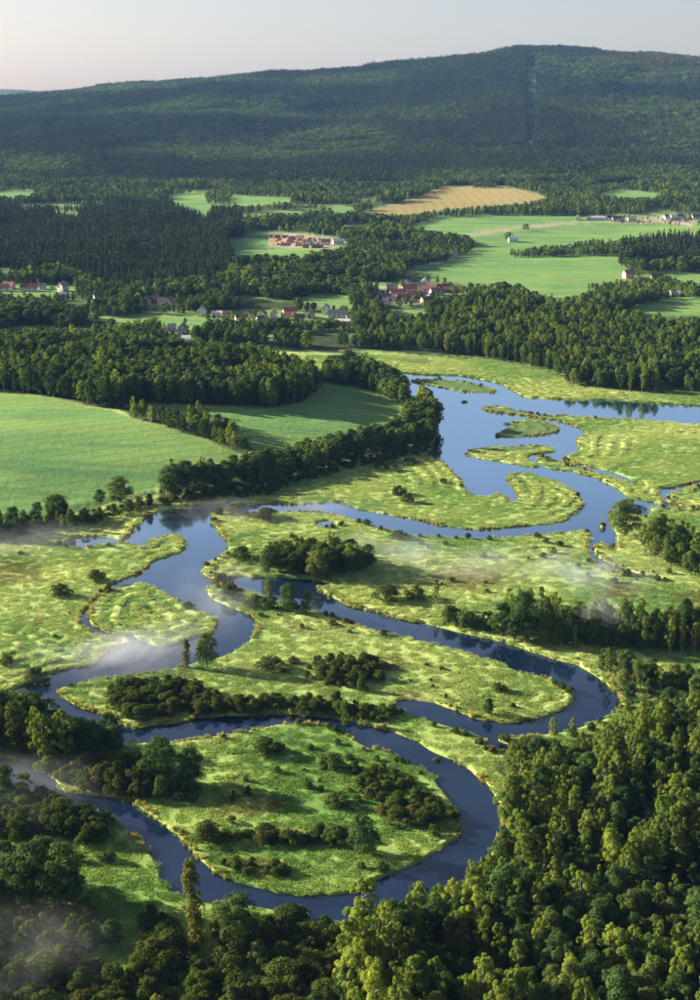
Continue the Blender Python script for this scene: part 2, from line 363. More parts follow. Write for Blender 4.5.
# ------------------------------------------------------------------ node helpers and materials
def newmat(name):
    m = bpy.data.materials.new(name); m.use_nodes = True
    nt = m.node_tree; nt.nodes.clear()
    return m, nt
class N:
    def __init__(s, nt): s.nt = nt
    def node(s, t, **kw):
        n = s.nt.nodes.new(t)
        for k, v in kw.items(): setattr(n, k, v)
        return n
    def link(s, a, b): s.nt.links.new(a, b)
    def put(s, sock, v):
        if isinstance(v, bpy.types.NodeSocket): s.link(v, sock)
        elif isinstance(v, (tuple, list)) and len(v) == 3 and sock.type == 'RGBA': sock.default_value = (*v, 1)
        else: sock.default_value = v
    def mix(s, f, a, b, bt='MIX'):
        n = s.node('ShaderNodeMix', data_type='RGBA', blend_type=bt)
        s.put(n.inputs[0], f); s.put(n.inputs[6], a); s.put(n.inputs[7], b)
        return n.outputs[2]
    def math(s, op, a, b=0.0, c=0.0, clamp=False):
        n = s.node('ShaderNodeMath', operation=op, use_clamp=clamp)
        s.put(n.inputs[0], a); s.put(n.inputs[1], b); s.put(n.inputs[2], c)
        return n.outputs[0]
    def noise(s, vec, scale, detail=3.0, rough=0.55, dist=0.0):
        n = s.node('ShaderNodeTexNoise')
        s.put(n.inputs['Vector'], vec); n.inputs['Scale'].default_value = scale
        n.inputs['Detail'].default_value = detail; n.inputs['Roughness'].default_value = rough
        n.inputs['Distortion'].default_value = dist
        return n.outputs['Fac']
    def ramp(s, f, lo, hi):
        n = s.node('ShaderNodeMapRange', interpolation_type='SMOOTHSTEP')
        s.put(n.inputs[0], f); n.inputs[1].default_value = lo; n.inputs[2].default_value = hi
        return n.outputs[0]
    def attr(s, name):
        return s.node('ShaderNodeAttribute', attribute_name=name)
    def sep(s, c):
        n = s.node('ShaderNodeSeparateColor'); s.link(c, n.inputs[0]); return n.outputs

def meadow_colour(n, pos):
    c = n.mix(n.ramp(n.noise(pos, 0.014, 5, 0.6, 0.8), 0.36, 0.64), (0.180, 0.310, 0.082), (0.400, 0.475, 0.155))
    c = n.mix(n.math('MULTIPLY', n.ramp(n.noise(pos, 0.11, 6, 0.75, 1.6), 0.42, 0.74), 0.30), c, (0.500, 0.505, 0.190))
    c = n.mix(n.math('MULTIPLY', n.ramp(n.noise(pos, 0.045, 6, 0.75, 1.8), 0.50, 0.72), 0.42), c, (0.095, 0.200, 0.046))
    c = n.mix(n.math('MULTIPLY', n.ramp(n.noise(pos, 0.020, 6, 0.68, 1.4), 0.60, 0.74), 0.45), c, (0.210, 0.185, 0.075))
    sy = n.node('ShaderNodeSeparateXYZ'); n.link(pos, sy.inputs[0])
    near = n.ramp(n.math('ADD', sy.outputs['Y'], n.math('MULTIPLY', n.noise(pos, 0.02, 3), 160.0)), 640.0, 430.0)   # lusher grass downstream
    c = n.mix(n.math('MULTIPLY', near, 0.9), c, n.mix(1.0, c, (0.64, 0.75, 0.52), 'MULTIPLY'))
    c = n.mix(0.30, c, n.mix(n.ramp(n.noise(pos, 0.9, 5, 0.75), 0.3, 0.7), (0.55, 0.6, 0.5), (1.4, 1.35, 1.25)), 'MULTIPLY')
    return c

def ground_material():
    m, nt = newmat('ground'); n = N(nt)
    pos = n.node('ShaderNodeNewGeometry').outputs['Position']
    cov = n.attr('cover'); cs = n.sep(cov.outputs['Color']); woodm = cov.outputs['Alpha']
    c2 = n.attr('cover_b'); c2s = n.sep(c2.outputs['Color'])
    mead = meadow_colour(n, pos)
    mead = n.mix(n.math('MULTIPLY', c2s[2], 0.5), mead, (0.180, 0.125, 0.050))
    mead = n.mix(n.math('MULTIPLY', c2s[1], 0.5), mead, (0.50, 0.53, 0.19))
    mead = n.mix(n.math('MULTIPLY', c2s[0], 0.5), mead, (0.40, 0.37, 0.12))
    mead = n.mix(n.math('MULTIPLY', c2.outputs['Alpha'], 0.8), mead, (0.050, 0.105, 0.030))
    mp = n.node('ShaderNodeMapping'); mp.inputs['Rotation'].default_value = (0, 0, math.radians(38)); mp.inputs['Scale'].default_value = (0.22, 1.3, 1)
    n.link(pos, mp.inputs['Vector'])
    streak = n.noise(mp.outputs[0], 0.45, 5, 0.6, 0.5)
    past = n.mix(n.ramp(n.noise(pos, 0.012, 4, 0.6, 0.5), 0.35, 0.65), (0.085, 0.210, 0.056), (0.145, 0.285, 0.074))
    past = n.mix(n.math('MULTIPLY', n.ramp(streak, 0.35, 0.7), 0.3), past, (0.20, 0.33, 0.12))
    past = n.mix(0.4, past, n.mix(n.ramp(n.noise(pos, 0.35, 5, 0.7), 0.3, 0.7), (0.6, 0.65, 0.55), (1.25, 1.2, 1.2)), 'MULTIPLY')
    mp2 = n.node('ShaderNodeMapping'); mp2.inputs['Rotation'].default_value = (0, 0, math.radians(6)); mp2.inputs['Scale'].default_value = (0.05, 1.0, 1)
    n.link(pos, mp2.inputs['Vector'])
    past = n.mix(n.math('MULTIPLY', n.ramp(n.noise(mp2.outputs[0], 0.03, 4, 0.6, 0.3), 0.44, 0.62), 0.40), past, (0.26, 0.34, 0.075))
    past = n.mix(n.math('MULTIPLY', n.ramp(n.noise(mp2.outputs[0], 0.055, 3, 0.6, 0.2), 0.58, 0.66), 0.5), past, (0.075, 0.17, 0.06))
    tl = n.node('ShaderNodeTexWave', wave_type='BANDS', bands_direction='Y')      # tractor lines
    mp3 = n.node('ShaderNodeMapping'); mp3.inputs['Rotation'].default_value = (0, 0, math.radians(-32)); n.link(pos, mp3.inputs['Vector'])
    n.link(mp3.outputs[0], tl.inputs['Vector']); tl.inputs['Scale'].default_value = 0.028; tl.inputs['Distortion'].default_value = 1.5; tl.inputs['Detail Scale'].default_value = .02
    past = n.mix(n.math('MULTIPLY', n.ramp(tl.outputs['Fac'], 0.92, 0.99), 0.55), past, (0.075, 0.15, 0.05))
    past = n.mix(n.math('MULTIPLY', n.ramp(n.noise(pos, 0.02, 5, 0.7, 1.0), 0.58, 0.72), 0.45), past, (0.24, 0.30, 0.11))
    wv = n.node('ShaderNodeTexWave', wave_type='BANDS', bands_direction='X')
    n.link(pos, wv.inputs['Vector']); wv.inputs['Scale'].default_value = 0.016; wv.inputs['Distortion'].default_value = 1.2; wv.inputs['Detail'].default_value = 2
    hay = n.mix(n.ramp(wv.outputs['Fac'], 0.2, 0.8), (0.285, 0.225, 0.080), (0.315, 0.255, 0.095))
    hay = n.mix(n.math('MULTIPLY', n.ramp(n.noise(pos, 0.008, 4), 0.45, 0.65), 0.5), hay, (0.21, 0.21, 0.075))
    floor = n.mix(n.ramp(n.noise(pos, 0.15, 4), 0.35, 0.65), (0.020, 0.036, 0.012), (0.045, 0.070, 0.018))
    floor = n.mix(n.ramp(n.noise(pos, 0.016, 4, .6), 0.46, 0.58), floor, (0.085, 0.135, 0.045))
    bare = n.mix(n.ramp(n.noise(pos, 0.08, 4), 0.35, 0.65), (0.30, 0.24, 0.17), (0.42, 0.36, 0.28))
    c = n.mix(cs[0], mead, past); c = n.mix(cs[1], c, hay)
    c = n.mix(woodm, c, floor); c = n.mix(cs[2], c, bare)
    b = n.node('ShaderNodeBump'); b.inputs['Strength'].default_value = 0.7; b.inputs['Distance'].default_value = 0.5
    n.link(n.noise(pos, 0.55, 5, 0.7), b.inputs['Height'])
    d = n.node('ShaderNodeBsdfPrincipled'); n.link(c, d.inputs['Base Color']); d.inputs['Roughness'].default_value = 0.95
    d.inputs['Specular IOR Level'].default_value = 0.1
    n.link(b.outputs[0], d.inputs['Normal'])
    o = n.node('ShaderNodeOutputMaterial'); n.link(d.outputs[0], o.inputs[0])
    return m

def leaf_material(name, dark, light, alt, amt=0.25, transl=0.28):
    m, nt = newmat(name); n = N(nt)
    oi = n.node('ShaderNodeObjectInfo').outputs['Random']
    t = n.attr('tint').outputs['Fac']
    c = n.mix(t, dark, light)
    c = n.mix(n.math('MULTIPLY', n.ramp(oi, 1 - amt * 2, 1.0), 0.8), c, alt)
    r2 = n.math('FRACT', n.math('MULTIPLY', oi, 17.3))
    c = n.mix(1.0, c, n.mix(r2, (0.72, 0.76, 0.74), (1.22, 1.16, 1.05)), 'MULTIPLY')
    d = n.node('ShaderNodeBsdfDiffuse'); n.link(c, d.inputs[0])
    tr = n.node('ShaderNodeBsdfTranslucent'); n.link(n.mix(1.0, c, (1.15, 1.2, 0.6), 'MULTIPLY'), tr.inputs[0])
    mx = n.node('ShaderNodeMixShader'); mx.inputs[0].default_value = transl
    n.link(d.outputs[0], mx.inputs[1]); n.link(tr.outputs[0], mx.inputs[2])
    o = n.node('ShaderNodeOutputMaterial'); n.link(mx.outputs[0], o.inputs[0])
    return m
def plain_material(name, col, rough=0.8, var=0.25, scale=0.6, col2=None):
    m, nt = newmat(name); n = N(nt)
    tc = n.node('ShaderNodeTexCoord').outputs['Object']
    oi = n.node('ShaderNodeObjectInfo').outputs['Random']
    base = n.mix(oi, col, col2) if col2 else None
    f = n.ramp(n.noise(tc, scale, 4), 0.3, 0.7)
    c = n.mix(f, tuple(v * (1 - var) for v in (1, 1, 1)), tuple(min(1.2, v * (1 + var * .5)) for v in (1, 1, 1)))
    c = n.mix(1.0, base if base else col, c, 'MULTIPLY')
    d = n.node('ShaderNodeBsdfPrincipled'); n.link(c, d.inputs['Base Color']); d.inputs['Roughness'].default_value = rough
    o = n.node('ShaderNodeOutputMaterial'); n.link(d.outputs[0], o.inputs[0])
    return m
def sedge_material():
    m, nt = newmat('sedge'); n = N(nt)
    pos = n.node('ShaderNodeNewGeometry').outputs['Position']
    oi = n.node('ShaderNodeObjectInfo').outputs['Random']
    c = meadow_colour(n, pos)
    rg = n.node('ShaderNodeAttribute', attribute_name='ridge', attribute_type='INSTANCER').outputs['Fac']
    ru = n.node('ShaderNodeAttribute', attribute_name='rust', attribute_type='INSTANCER').outputs['Fac']
    c = n.mix(n.math('MULTIPLY', rg, 0.5, clamp=True), c, (0.50, 0.53, 0.19))
    c = n.mix(n.math('MULTIPLY', ru, 0.5, clamp=True), c, (0.200, 0.140, 0.058))
    c = n.mix(1.0, c, n.mix(oi, (0.93, 0.95, 0.93), (1.07, 1.06, 1.0)), 'MULTIPLY')
    c = n.mix(1.0, c, n.mix(n.attr('tint').outputs['Fac'], (0.88, 0.9, 0.88), (1.12, 1.1, 1.06)), 'MULTIPLY')
    d = n.node('ShaderNodeBsdfDiffuse'); n.link(c, d.inputs[0])
    tr = n.node('ShaderNodeBsdfTranslucent'); n.link(c, tr.inputs[0])
    mx = n.node('ShaderNodeMixShader'); mx.inputs[0].default_value = 0.35
    n.link(d.outputs[0], mx.inputs[1]); n.link(tr.outputs[0], mx.inputs[2])
    o = n.node('ShaderNodeOutputMaterial'); n.link(mx.outputs[0], o.inputs[0])
    return m
def water_material():
    m, nt = newmat('water'); n = N(nt)
    pos = n.node('ShaderNodeNewGeometry').outputs['Position']
    d = n.node('ShaderNodeBsdfPrincipled')
    sy = n.node('ShaderNodeSeparateXYZ'); n.link(pos, sy.inputs[0])
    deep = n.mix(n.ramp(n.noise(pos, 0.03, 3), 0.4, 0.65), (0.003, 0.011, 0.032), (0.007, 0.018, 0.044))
    lake_sky_blue = n.mix(n.ramp(n.noise(pos, 0.012, 3), 0.35, 0.65), (0.030, 0.065, 0.140), (0.040, 0.080, 0.160))   # far water painted paler blue to stand in for reflected sky brightness
    n.link(n.mix(n.ramp(sy.outputs['Y'], 480.0, 880.0), deep, lake_sky_blue), d.inputs['Base Color'])
    d.inputs['Roughness'].default_value = 0.07; d.inputs['IOR'].default_value = 1.7
    b = n.node('ShaderNodeBump'); b.inputs['Strength'].default_value = 0.16; b.inputs['Distance'].default_value = 0.12
    mp = n.node('ShaderNodeMapping'); mp.inputs['Scale'].default_value = (1.6, 0.8, 1); n.link(pos, mp.inputs['Vector'])
    h = n.math('MULTIPLY', n.noise(mp.outputs[0], 0.9, 4, 0.6), n.ramp(n.noise(pos, 0.02, 3), 0.4, 0.7))
    n.link(h, b.inputs['Height']); n.link(b.outputs[0], d.inputs['Normal'])
    gl = n.node('ShaderNodeBsdfGlossy'); gl.inputs['Color'].default_value = (0.72, 0.90, 1.0, 1); gl.inputs['Roughness'].default_value = 0.06
    n.link(b.outputs[0], gl.inputs['Normal'])
    mx = n.node('ShaderNodeMixShader'); n.link(n.math('MULTIPLY', n.ramp(sy.outputs['Y'], 430.0, 820.0), 0.84), mx.inputs[0])   # added blue-tinted gloss strengthens the sky reflection with distance
    n.link(d.outputs[0], mx.inputs[1]); n.link(gl.outputs[0], mx.inputs[2])
    o = n.node('ShaderNodeOutputMaterial'); n.link(mx.outputs[0], o.inputs[0])
    return m
M = {
 'ground': ground_material(), 'water': water_material(), 'sedge': sedge_material(),
 'leaf_broadleaf': leaf_material('broadleaf_leaves', (0.028, 0.060, 0.022), (0.088, 0.148, 0.044), (0.150, 0.185, 0.046)),
 'leaf_birch': leaf_material('birch_leaves', (0.080, 0.130, 0.026), (0.195, 0.265, 0.046), (0.255, 0.300, 0.050), transl=0.36),
 'leaf_poplar': leaf_material('poplar_leaves', (0.050, 0.080, 0.018), (0.120, 0.145, 0.035), (0.140, 0.140, 0.035)),
 'leaf_spruce': leaf_material('spruce_needles', (0.014, 0.032, 0.016), (0.044, 0.070, 0.030), (0.055, 0.074, 0.026), transl=0.1),
 'leaf_shrub': leaf_material('shrub_leaves', (0.036, 0.066, 0.016), (0.100, 0.135, 0.030), (0.110, 0.100, 0.036), amt=0.14),
 'leaf_rust': leaf_material('rusty_leaves', (0.100, 0.060, 0.030), (0.190, 0.110, 0.055), (0.120, 0.110, 0.040)),
 'reed': leaf_material('reed_blades', (0.22, 0.22, 0.055), (0.44, 0.38, 0.13), (0.36, 0.32, 0.11), transl=0.3),
 'bark': plain_material('bark', (0.085, 0.062, 0.042)),
 'birch_bark': plain_material('birch_bark', (0.52, 0.48, 0.42), 0.7, 0.5, 2.0),
}

# ------------------------------------------------------------------ ground sheet
def tag(o, label=None, cat=None, group=None, kind=None):
    if label: o['label'] = label
    if cat: o['category'] = cat
    if group: o['group'] = group
    if kind: o['kind'] = kind
    return o
def mesh_from(name, V, F, mats=(), mi=None, smooth=False, attrs=None):
    me = bpy.data.meshes.new(name)
    V = np.asarray(V, np.float32); F = np.asarray(F, np.int32)
    k = F.shape[1]
    me.vertices.add(len(V)); me.vertices.foreach_set('co', V.ravel())
    me.loops.add(F.size); me.loops.foreach_set('vertex_index', F.ravel())
    me.polygons.add(len(F)); me.polygons.foreach_set('loop_start', np.arange(0, F.size, k, dtype=np.int32))
    if smooth: me.polygons.foreach_set('use_smooth', np.ones(len(F), bool))
    for m in mats: me.materials.append(m)
    if mi is not None: me.polygons.foreach_set('material_index', np.asarray(mi, np.int32))
    for an, (typ, dom, data) in (attrs or {}).items():
        a = me.attributes.new(an, typ, dom)
        a.data.foreach_set('color' if 'COLOR' in typ else ('vector' if 'VECTOR' in typ else 'value'), np.asarray(data).ravel())
    me.update(calc_edges=True)
    return me
def add(name, me, parent=None):
    o = bpy.data.objects.new(name, me); COL.objects.link(o)
    if parent: o.parent = parent
    return o

def build_ground():
    dense = np.arange(-110, 811, 1.2)
    us = (dense - 350) / FPX
    side = np.concatenate([np.linspace(0.02, 0.25, 24), np.linspace(0.3, 1.5, 20)])
    us = np.concatenate([us[0] - side[::-1], us, us[-1] + side])
    rows_px = np.arange(1110, 181, -1.2)
    _, yr = on_plane(np.full(len(rows_px), 350.0), rows_px)
    last = yr[-1]
    far = [last]
    while far[-1] < 15000: far.append(far[-1] + (26 if far[-1] < 7800 else 250))
    ys = np.concatenate([np.linspace(40, yr[0] - 6, 14), yr, np.array(far[1:])])
    Y, U = np.meshgrid(ys, us, indexing='ij')
    X = U * Y
    Z = hfull(X, Y)
    px, py = project(X, Y, Z)
    pid, oth, lake, wood, bare, brown = raster_cover(px, py)
    hill = Y > HILL0
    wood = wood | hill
    pid[hill] = 0
    d = shore_d(X, Y)
    infld = (pid >= 1) & (pid <= 5)
    R = (infld | oth).astype(np.float32); G = (pid == 6).astype(np.float32)
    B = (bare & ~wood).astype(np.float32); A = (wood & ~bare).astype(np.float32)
    cov = np.stack([R, G, B, A], -1)
    k = cov.copy()                                  # soften the borders a little
    for ax in (0, 1):
        k = (np.roll(k, 1, ax) + 2 * k + np.roll(k, -1, ax)) / 4
    shore = (1 - sstep(0.5, 2.2, d + 1.2 * (fbm(X, Y, 9, 60, 2) - .5))) * (d > -0.6) * sstep(0.42, 0.62, fbm(X, Y, 30, 62, 3))
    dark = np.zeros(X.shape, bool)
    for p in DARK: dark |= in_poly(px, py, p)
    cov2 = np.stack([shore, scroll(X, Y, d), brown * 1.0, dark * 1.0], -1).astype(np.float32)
    nr, nc = X.shape
    idx = np.arange(nr * nc).reshape(nr, nc)
    F = np.stack([idx[:-1, :-1], idx[:-1, 1:], idx[1:, 1:], idx[1:, :-1]], -1).reshape(-1, 4)
    cls = pid.astype(int); cls[hill] = 7
    fc = cls[:-1, :-1].reshape(-1)
    V = np.stack([X, Y, Z], -1).reshape(-1, 3); C1 = k.reshape(-1, 4); C2 = cov2.reshape(-1, 4)
    names = {0: 'ground', 1: 'field', 2: 'field', 3: 'field', 4: 'field', 5: 'field', 6: 'hay_field', 7: 'hill'}
    for c, nm in names.items():
        f = F[fc == c]
        if not len(f): continue
        u, inv = np.unique(f, return_inverse=True)
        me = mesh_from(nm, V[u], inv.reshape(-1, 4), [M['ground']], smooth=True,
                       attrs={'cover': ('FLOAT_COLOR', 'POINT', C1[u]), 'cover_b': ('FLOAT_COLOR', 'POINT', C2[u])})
        tag(add(nm, me), kind='structure')
build_ground()
wv = [(-900, 40, 0), (900, 40, 0), (900, 1330, 0), (-900, 1330, 0)]
tag(add('river', mesh_from('river', wv, [(0, 1, 2, 3)], [M['water']])), kind='structure')

# ------------------------------------------------------------------ plant prototypes (metres, base at the origin)
def leaf_quads(P, Nn, size, rng, aspect=0.75):
    n = len(P)
    Nn = Nn + rng.normal(0, 0.45, (n, 3)); Nn /= np.linalg.norm(Nn, axis=1)[:, None] + 1e-9
    a = rng.normal(0, 1, (n, 3)); T = np.cross(Nn, a); T /= np.linalg.norm(T, axis=1)[:, None] + 1e-9
    Bt = np.cross(Nn, T)
    s = (size * rng.uniform(0.6, 1.35, n))[:, None]
    j = lambda: rng.uniform(0.7, 1.2, n)[:, None]
    V = np.stack([P - T * s * j() * .5, P - Bt * s * aspect * j() * .5, P + T * s * j() * .5, P + Bt * s * aspect * j() * .5], 1)
    V += (Nn * 0.0)[:, None, :]
    return V.reshape(-1, 3), np.arange(n * 4).reshape(-1, 4)
def crown_points(kind, n, H, W, rng):
    """points on the skin of many small lobes that fill the crown's envelope"""
    if kind == 'broadleaf': nl, z0, z1 = 46, 0.14, 0.97
    elif kind == 'birch': nl, z0, z1 = 36, 0.20, 0.98
    elif kind == 'poplar': nl, z0, z1 = 46, 0.04, 0.98
    else: nl, z0, z1 = 20, 0.02, 0.9
    lob = []
    for i in range(nl):
        t = (i + rng.uniform(0.1, .9)) / nl
        if kind == 'broadleaf': env = math.sin(math.pi * min(1, 0.12 + 0.86 * t ** 0.95)) ** 0.6
        elif kind == 'birch': env = (math.sin(math.pi * (0.13 + 0.80 * t))) ** 0.6 * (1.06 - 0.16 * t)
        elif kind == 'poplar': env = 0.55 + 0.5 * math.sin(math.pi * (0.1 + .85 * t)) - 0.15 * t
        else: env = (1 - t * t) ** 0.5
        z = (z0 + (z1 - z0) * t) * H
        a = i * 2.4 + rng.uniform(-.6, .6)
        r = W / 2 * env * rng.uniform(0.25, 0.98)
        lr = W * rng.uniform(0.08, 0.22) * (0.75 if kind == 'birch' else 1.15 if kind == 'poplar' else 1) * (0.8 + 0.3 * env)
        if kind == 'poplar': r *= .6
        if z + lr > H: z = H - lr
        if kind == 'shrub': z = max(z, lr * .4)
        lob.append((r * math.cos(a), r * math.sin(a), z, lr, rng.random()))
    L = np.array(lob); w = L[:, 3] ** 2; k = rng.choice(nl, n, p=w / w.sum())
    v = rng.normal(0, 1, (n, 3)); v /= np.linalg.norm(v, axis=1)[:, None]
    v[:, 2] = np.where((v[:, 2] < -0.35), -v[:, 2], v[:, 2])
    zs = 1.25 if kind in ('birch', 'poplar') else 0.85
    rr = L[k, 3] * rng.uniform(0.72, 1.06, n)
    P = L[k, :3] + v * rr[:, None] * np.array([1, 1, zs])
    P[:, 2] = np.maximum(P[:, 2], 0.05)
    tint = np.clip(0.25 + 0.5 * L[k, 4] + rng.normal(0, 0.14, n), 0, 1)
    nn = v + np.stack([L[k, 0] / W, L[k, 1] / W, np.full(n, 0.25)], 1)
    return P, nn, tint
def tube(path, radii, sides):
    V, F = [], []
    for i, (p, r) in enumerate(zip(path, radii)):
        p = np.array(p); d = np.array(path[min(i + 1, len(path) - 1)]) - np.array(path[max(i - 1, 0)])
        d = d / (np.linalg.norm(d) + 1e-9)
        a = np.cross(d, (0.3, 1, 0.1)); a /= np.linalg.norm(a); b = np.cross(d, a)
        for k in range(sides):
            t = 2 * math.pi * k / sides; V.append(p + r * (math.cos(t) * a + math.sin(t) * b))
    for i in range(len(path) - 1):
        for k in range(sides):
            F.append((i * sides + k, i * sides + (k + 1) % sides, (i + 1) * sides + (k + 1) % sides, (i + 1) * sides + k))
    return V, F
def trunk_geo(kind, H, W, rng, lod):
    V, F = [], []
    def put(v, f):
        o = len(V); V.extend(v); F.extend([tuple(i + o for i in q) for q in f])
    sd = 7 if lod == 0 else 4
    r0 = H * {'broadleaf': .020, 'birch': .012, 'poplar': .018, 'spruce': .014, 'shrub': .02}[kind]
    if kind == 'shrub':
        for i in range(5 if lod == 0 else 3):
            a = rng.uniform(0, 6.3); q = W * 0.28
            put(*tube([(0.1 * math.cos(a), 0.1 * math.sin(a), -.2), (q * .4 * math.cos(a), q * .4 * math.sin(a), H * .3), (q * math.cos(a), q * math.sin(a), H * .65)], [r0 * 2, r0 * 1.4, r0 * .5], sd))
        return V, F
    bx, by = rng.normal(0, .012 * H, 2)
    path = [(0, 0, -.4), (bx * .4, by * .4, H * .3), (bx, by, H * .6), (bx * .6, by * .6, H * .92)]
    put(*tube(path, [r0 * 1.25, r0 * .9, r0 * .55, r0 * .12], sd))
    if kind != 'spruce':
        for i in range(6 if lod == 0 else 2):
            z = H * rng.uniform(.28, .7); a = i * 2.4 + rng.uniform(-.4, .4); q = W * rng.uniform(.22, .36)
            put(*tube([(bx * .6, by * .6, z), (bx * .6 + q * .55 * math.cos(a), by * .6 + q * .55 * math.sin(a), z + H * .06), (bx * .6 + q * math.cos(a), by * .6 + q * math.sin(a), z + H * .16)], [r0 * .45, r0 * .3, r0 * .08], max(3, sd - 3)))
    return V, F
def spruce_geo(H, W, n, rng):
    t = rng.random(n) ** 0.75
    z = H * (0.07 + 0.91 * (1 - t)) if False else H * (0.98 - 0.91 * np.sqrt(rng.random(n)))
    rel = 1 - z / H
    layer = 0.72 + 0.28 * np.abs(np.sin(z / H * 34 + rng.uniform(0, 3)))
    r = W / 2 * (rel ** 0.85 + .03) * layer * rng.uniform(.55, 1.05, n)
    a = rng.uniform(0, 2 * math.pi, n)
    P = np.stack([r * np.cos(a), r * np.sin(a), z], 1)
    nn = np.stack([np.cos(a) * .8, np.sin(a) * .8, np.full(n, .75)], 1)
    return P, nn, np.clip(rng.normal(.5, .25, n), 0, 1)
DIM = {'broadleaf': (14, 9.0), 'birch': (16, 7.2), 'poplar': (20, 5.2), 'spruce': (22, 7.0), 'shrub': (4, 6.0)}
LODN = {'broadleaf': (6800, 1300, 200), 'birch': (5200, 1050, 160), 'poplar': (3200, 800, 150), 'spruce': (2600, 640, 130), 'shrub': (2600, 620, 120)}
LODS = {'broadleaf': (.46, .95, 2.1), 'birch': (.40, .85, 1.9), 'poplar': (.54, 1.0, 2.0), 'spruce': (.6, 1.1, 2.3), 'shrub': (.34, .64, 1.3)}
NVAR = {'broadleaf': 7, 'birch': 7, 'poplar': 2, 'spruce': 5, 'shrub': 6}
PARTS = {}     # (kind, lod, variant) -> (trunk mesh, crown mesh)
WHOLE = {}     # (kind, lod, variant) -> joined object for the masses of trees
proto_col = bpy.data.collections.new('plant_kinds')
for kind in DIM:
    for lod in (0, 1, 2):
        for v in range(NVAR[kind] if lod < 2 else min(4, NVAR[kind])):
            rng = np.random.default_rng(hash((len(kind), ord(kind[0]), ord(kind[1]), lod, v)) % 99991)
            H, W = DIM[kind]
            W = W * rng.uniform(.85, 1.15)
            nq = LODN[kind][lod]
            if kind == 'spruce': P, nn, tint = spruce_geo(H, W, nq, rng)
            else: P, nn, tint = crown_points(kind, nq, H, W, rng)
            cv, cf = leaf_quads(P, nn, LODS[kind][lod], rng)
            tv, tf = trunk_geo(kind, H, W, rng, lod)
            lm = M['leaf_' + kind]; bm = M['birch_bark'] if kind == 'birch' else M['bark']
            tq = np.repeat(tint, 4)
            PARTS[kind, lod, v] = (mesh_from(kind + '_trunk', tv, tf, [bm], smooth=True),
                                   mesh_from(kind + '_crown', cv, cf, [lm], attrs={'tint': ('FLOAT', 'POINT', tq)}))
            if lod > 0 or kind == 'shrub' or True:
                V = np.concatenate([cv, np.array(tv, np.float32)]); F = np.concatenate([cf, np.array(tf) + len(cv)])
                me = mesh_from('%s_%d_%d' % (kind, lod, v), V, F, [lm, bm], np.r_[np.zeros(len(cf)), np.ones(len(tf))],
                               attrs={'tint': ('FLOAT', 'POINT', np.r_[tq, np.zeros(len(tv))])})
                WHOLE[kind, lod, v] = bpy.data.objects.new(me.name, me)
def clump_proto(v, mixk, bl=None):
    rng = np.random.default_rng(700 + v); Vs, Fs, Ts, MI = [], [], [], []; off = 0
    for i in range(7):
        kind = mixk[i % len(mixk)]
        H, W = DIM[kind]; s = rng.uniform(.65, 1.1)
        if kind == 'spruce': P, nn, t = spruce_geo(H * s, W * s, 34, rng)
        else: P, nn, t = crown_points(kind, 34, H * s, W * s, rng)
        V, F = leaf_quads(P, nn, 2.9, rng)
        a = i * 2.4; r = 8.5 * math.sqrt((i + .3) / 7)
        V = V + np.array([r * math.cos(a), r * math.sin(a), 0])
        Vs.append(V); Fs.append(F + off); off += len(V); Ts.append(np.repeat(t, 4)); MI.append(np.full(len(F), 0 if kind == 'spruce' else 1))
    me = mesh_from('clump_%d' % v, np.concatenate(Vs), np.concatenate(Fs), [M['leaf_spruce'], bl or M['leaf_broadleaf']], np.concatenate(MI),
                   attrs={'tint': ('FLOAT', 'POINT', np.concatenate(Ts))})
    return bpy.data.objects.new(me.name, me)
CLUMPS = [clump_proto(v, mk) for v, mk in enumerate([('spruce',), ('spruce',), ('spruce', 'spruce', 'broadleaf'), ('broadleaf', 'spruce'), ('broadleaf',)])] + [clump_proto(5, ('broadleaf', 'broadleaf', 'spruce'), M['leaf_rust'])]
def blades_proto(name, mat, n, spread, hlo, hhi, wid, seed, lean=.25):
    rng = np.random.default_rng(seed)
    a = rng.uniform(0, 6.283, n); r = spread * np.sqrt(rng.random(n))
    c = np.stack([r * np.cos(a), r * np.sin(a), np.full(n, -.1)], 1)
    b = rng.uniform(0, 6.283, n); w = wid * rng.uniform(.6, 1.3, n)
    t = np.stack([np.cos(b) * w, np.sin(b) * w, np.zeros(n)], 1)
    h = rng.uniform(hlo, hhi, n)
    top = c + np.stack([rng.normal(0, lean, n) * h, rng.normal(0, lean, n) * h, h], 1)
    V = np.stack([c - t * .5, c + t * .5, top + t * .28, top - t * .28], 1).reshape(-1, 3)
    tint = np.repeat(rng.random(n), 4)
    me = mesh_from(name, V, np.arange(n * 4).reshape(-1, 4), [mat], attrs={'tint': ('FLOAT', 'POINT', tint)})
    return bpy.data.objects.new(name, me)
SEDGE = [blades_proto('sedge_%d' % i, M['sedge'], 150, 2.2, .22, .55, .26, 40 + i, .5) for i in range(4)]
REED = [blades_proto('reed_%d' % i, M['reed'], 44, .75, .6, 1.35, .16, 60 + i, .16) for i in range(3)]

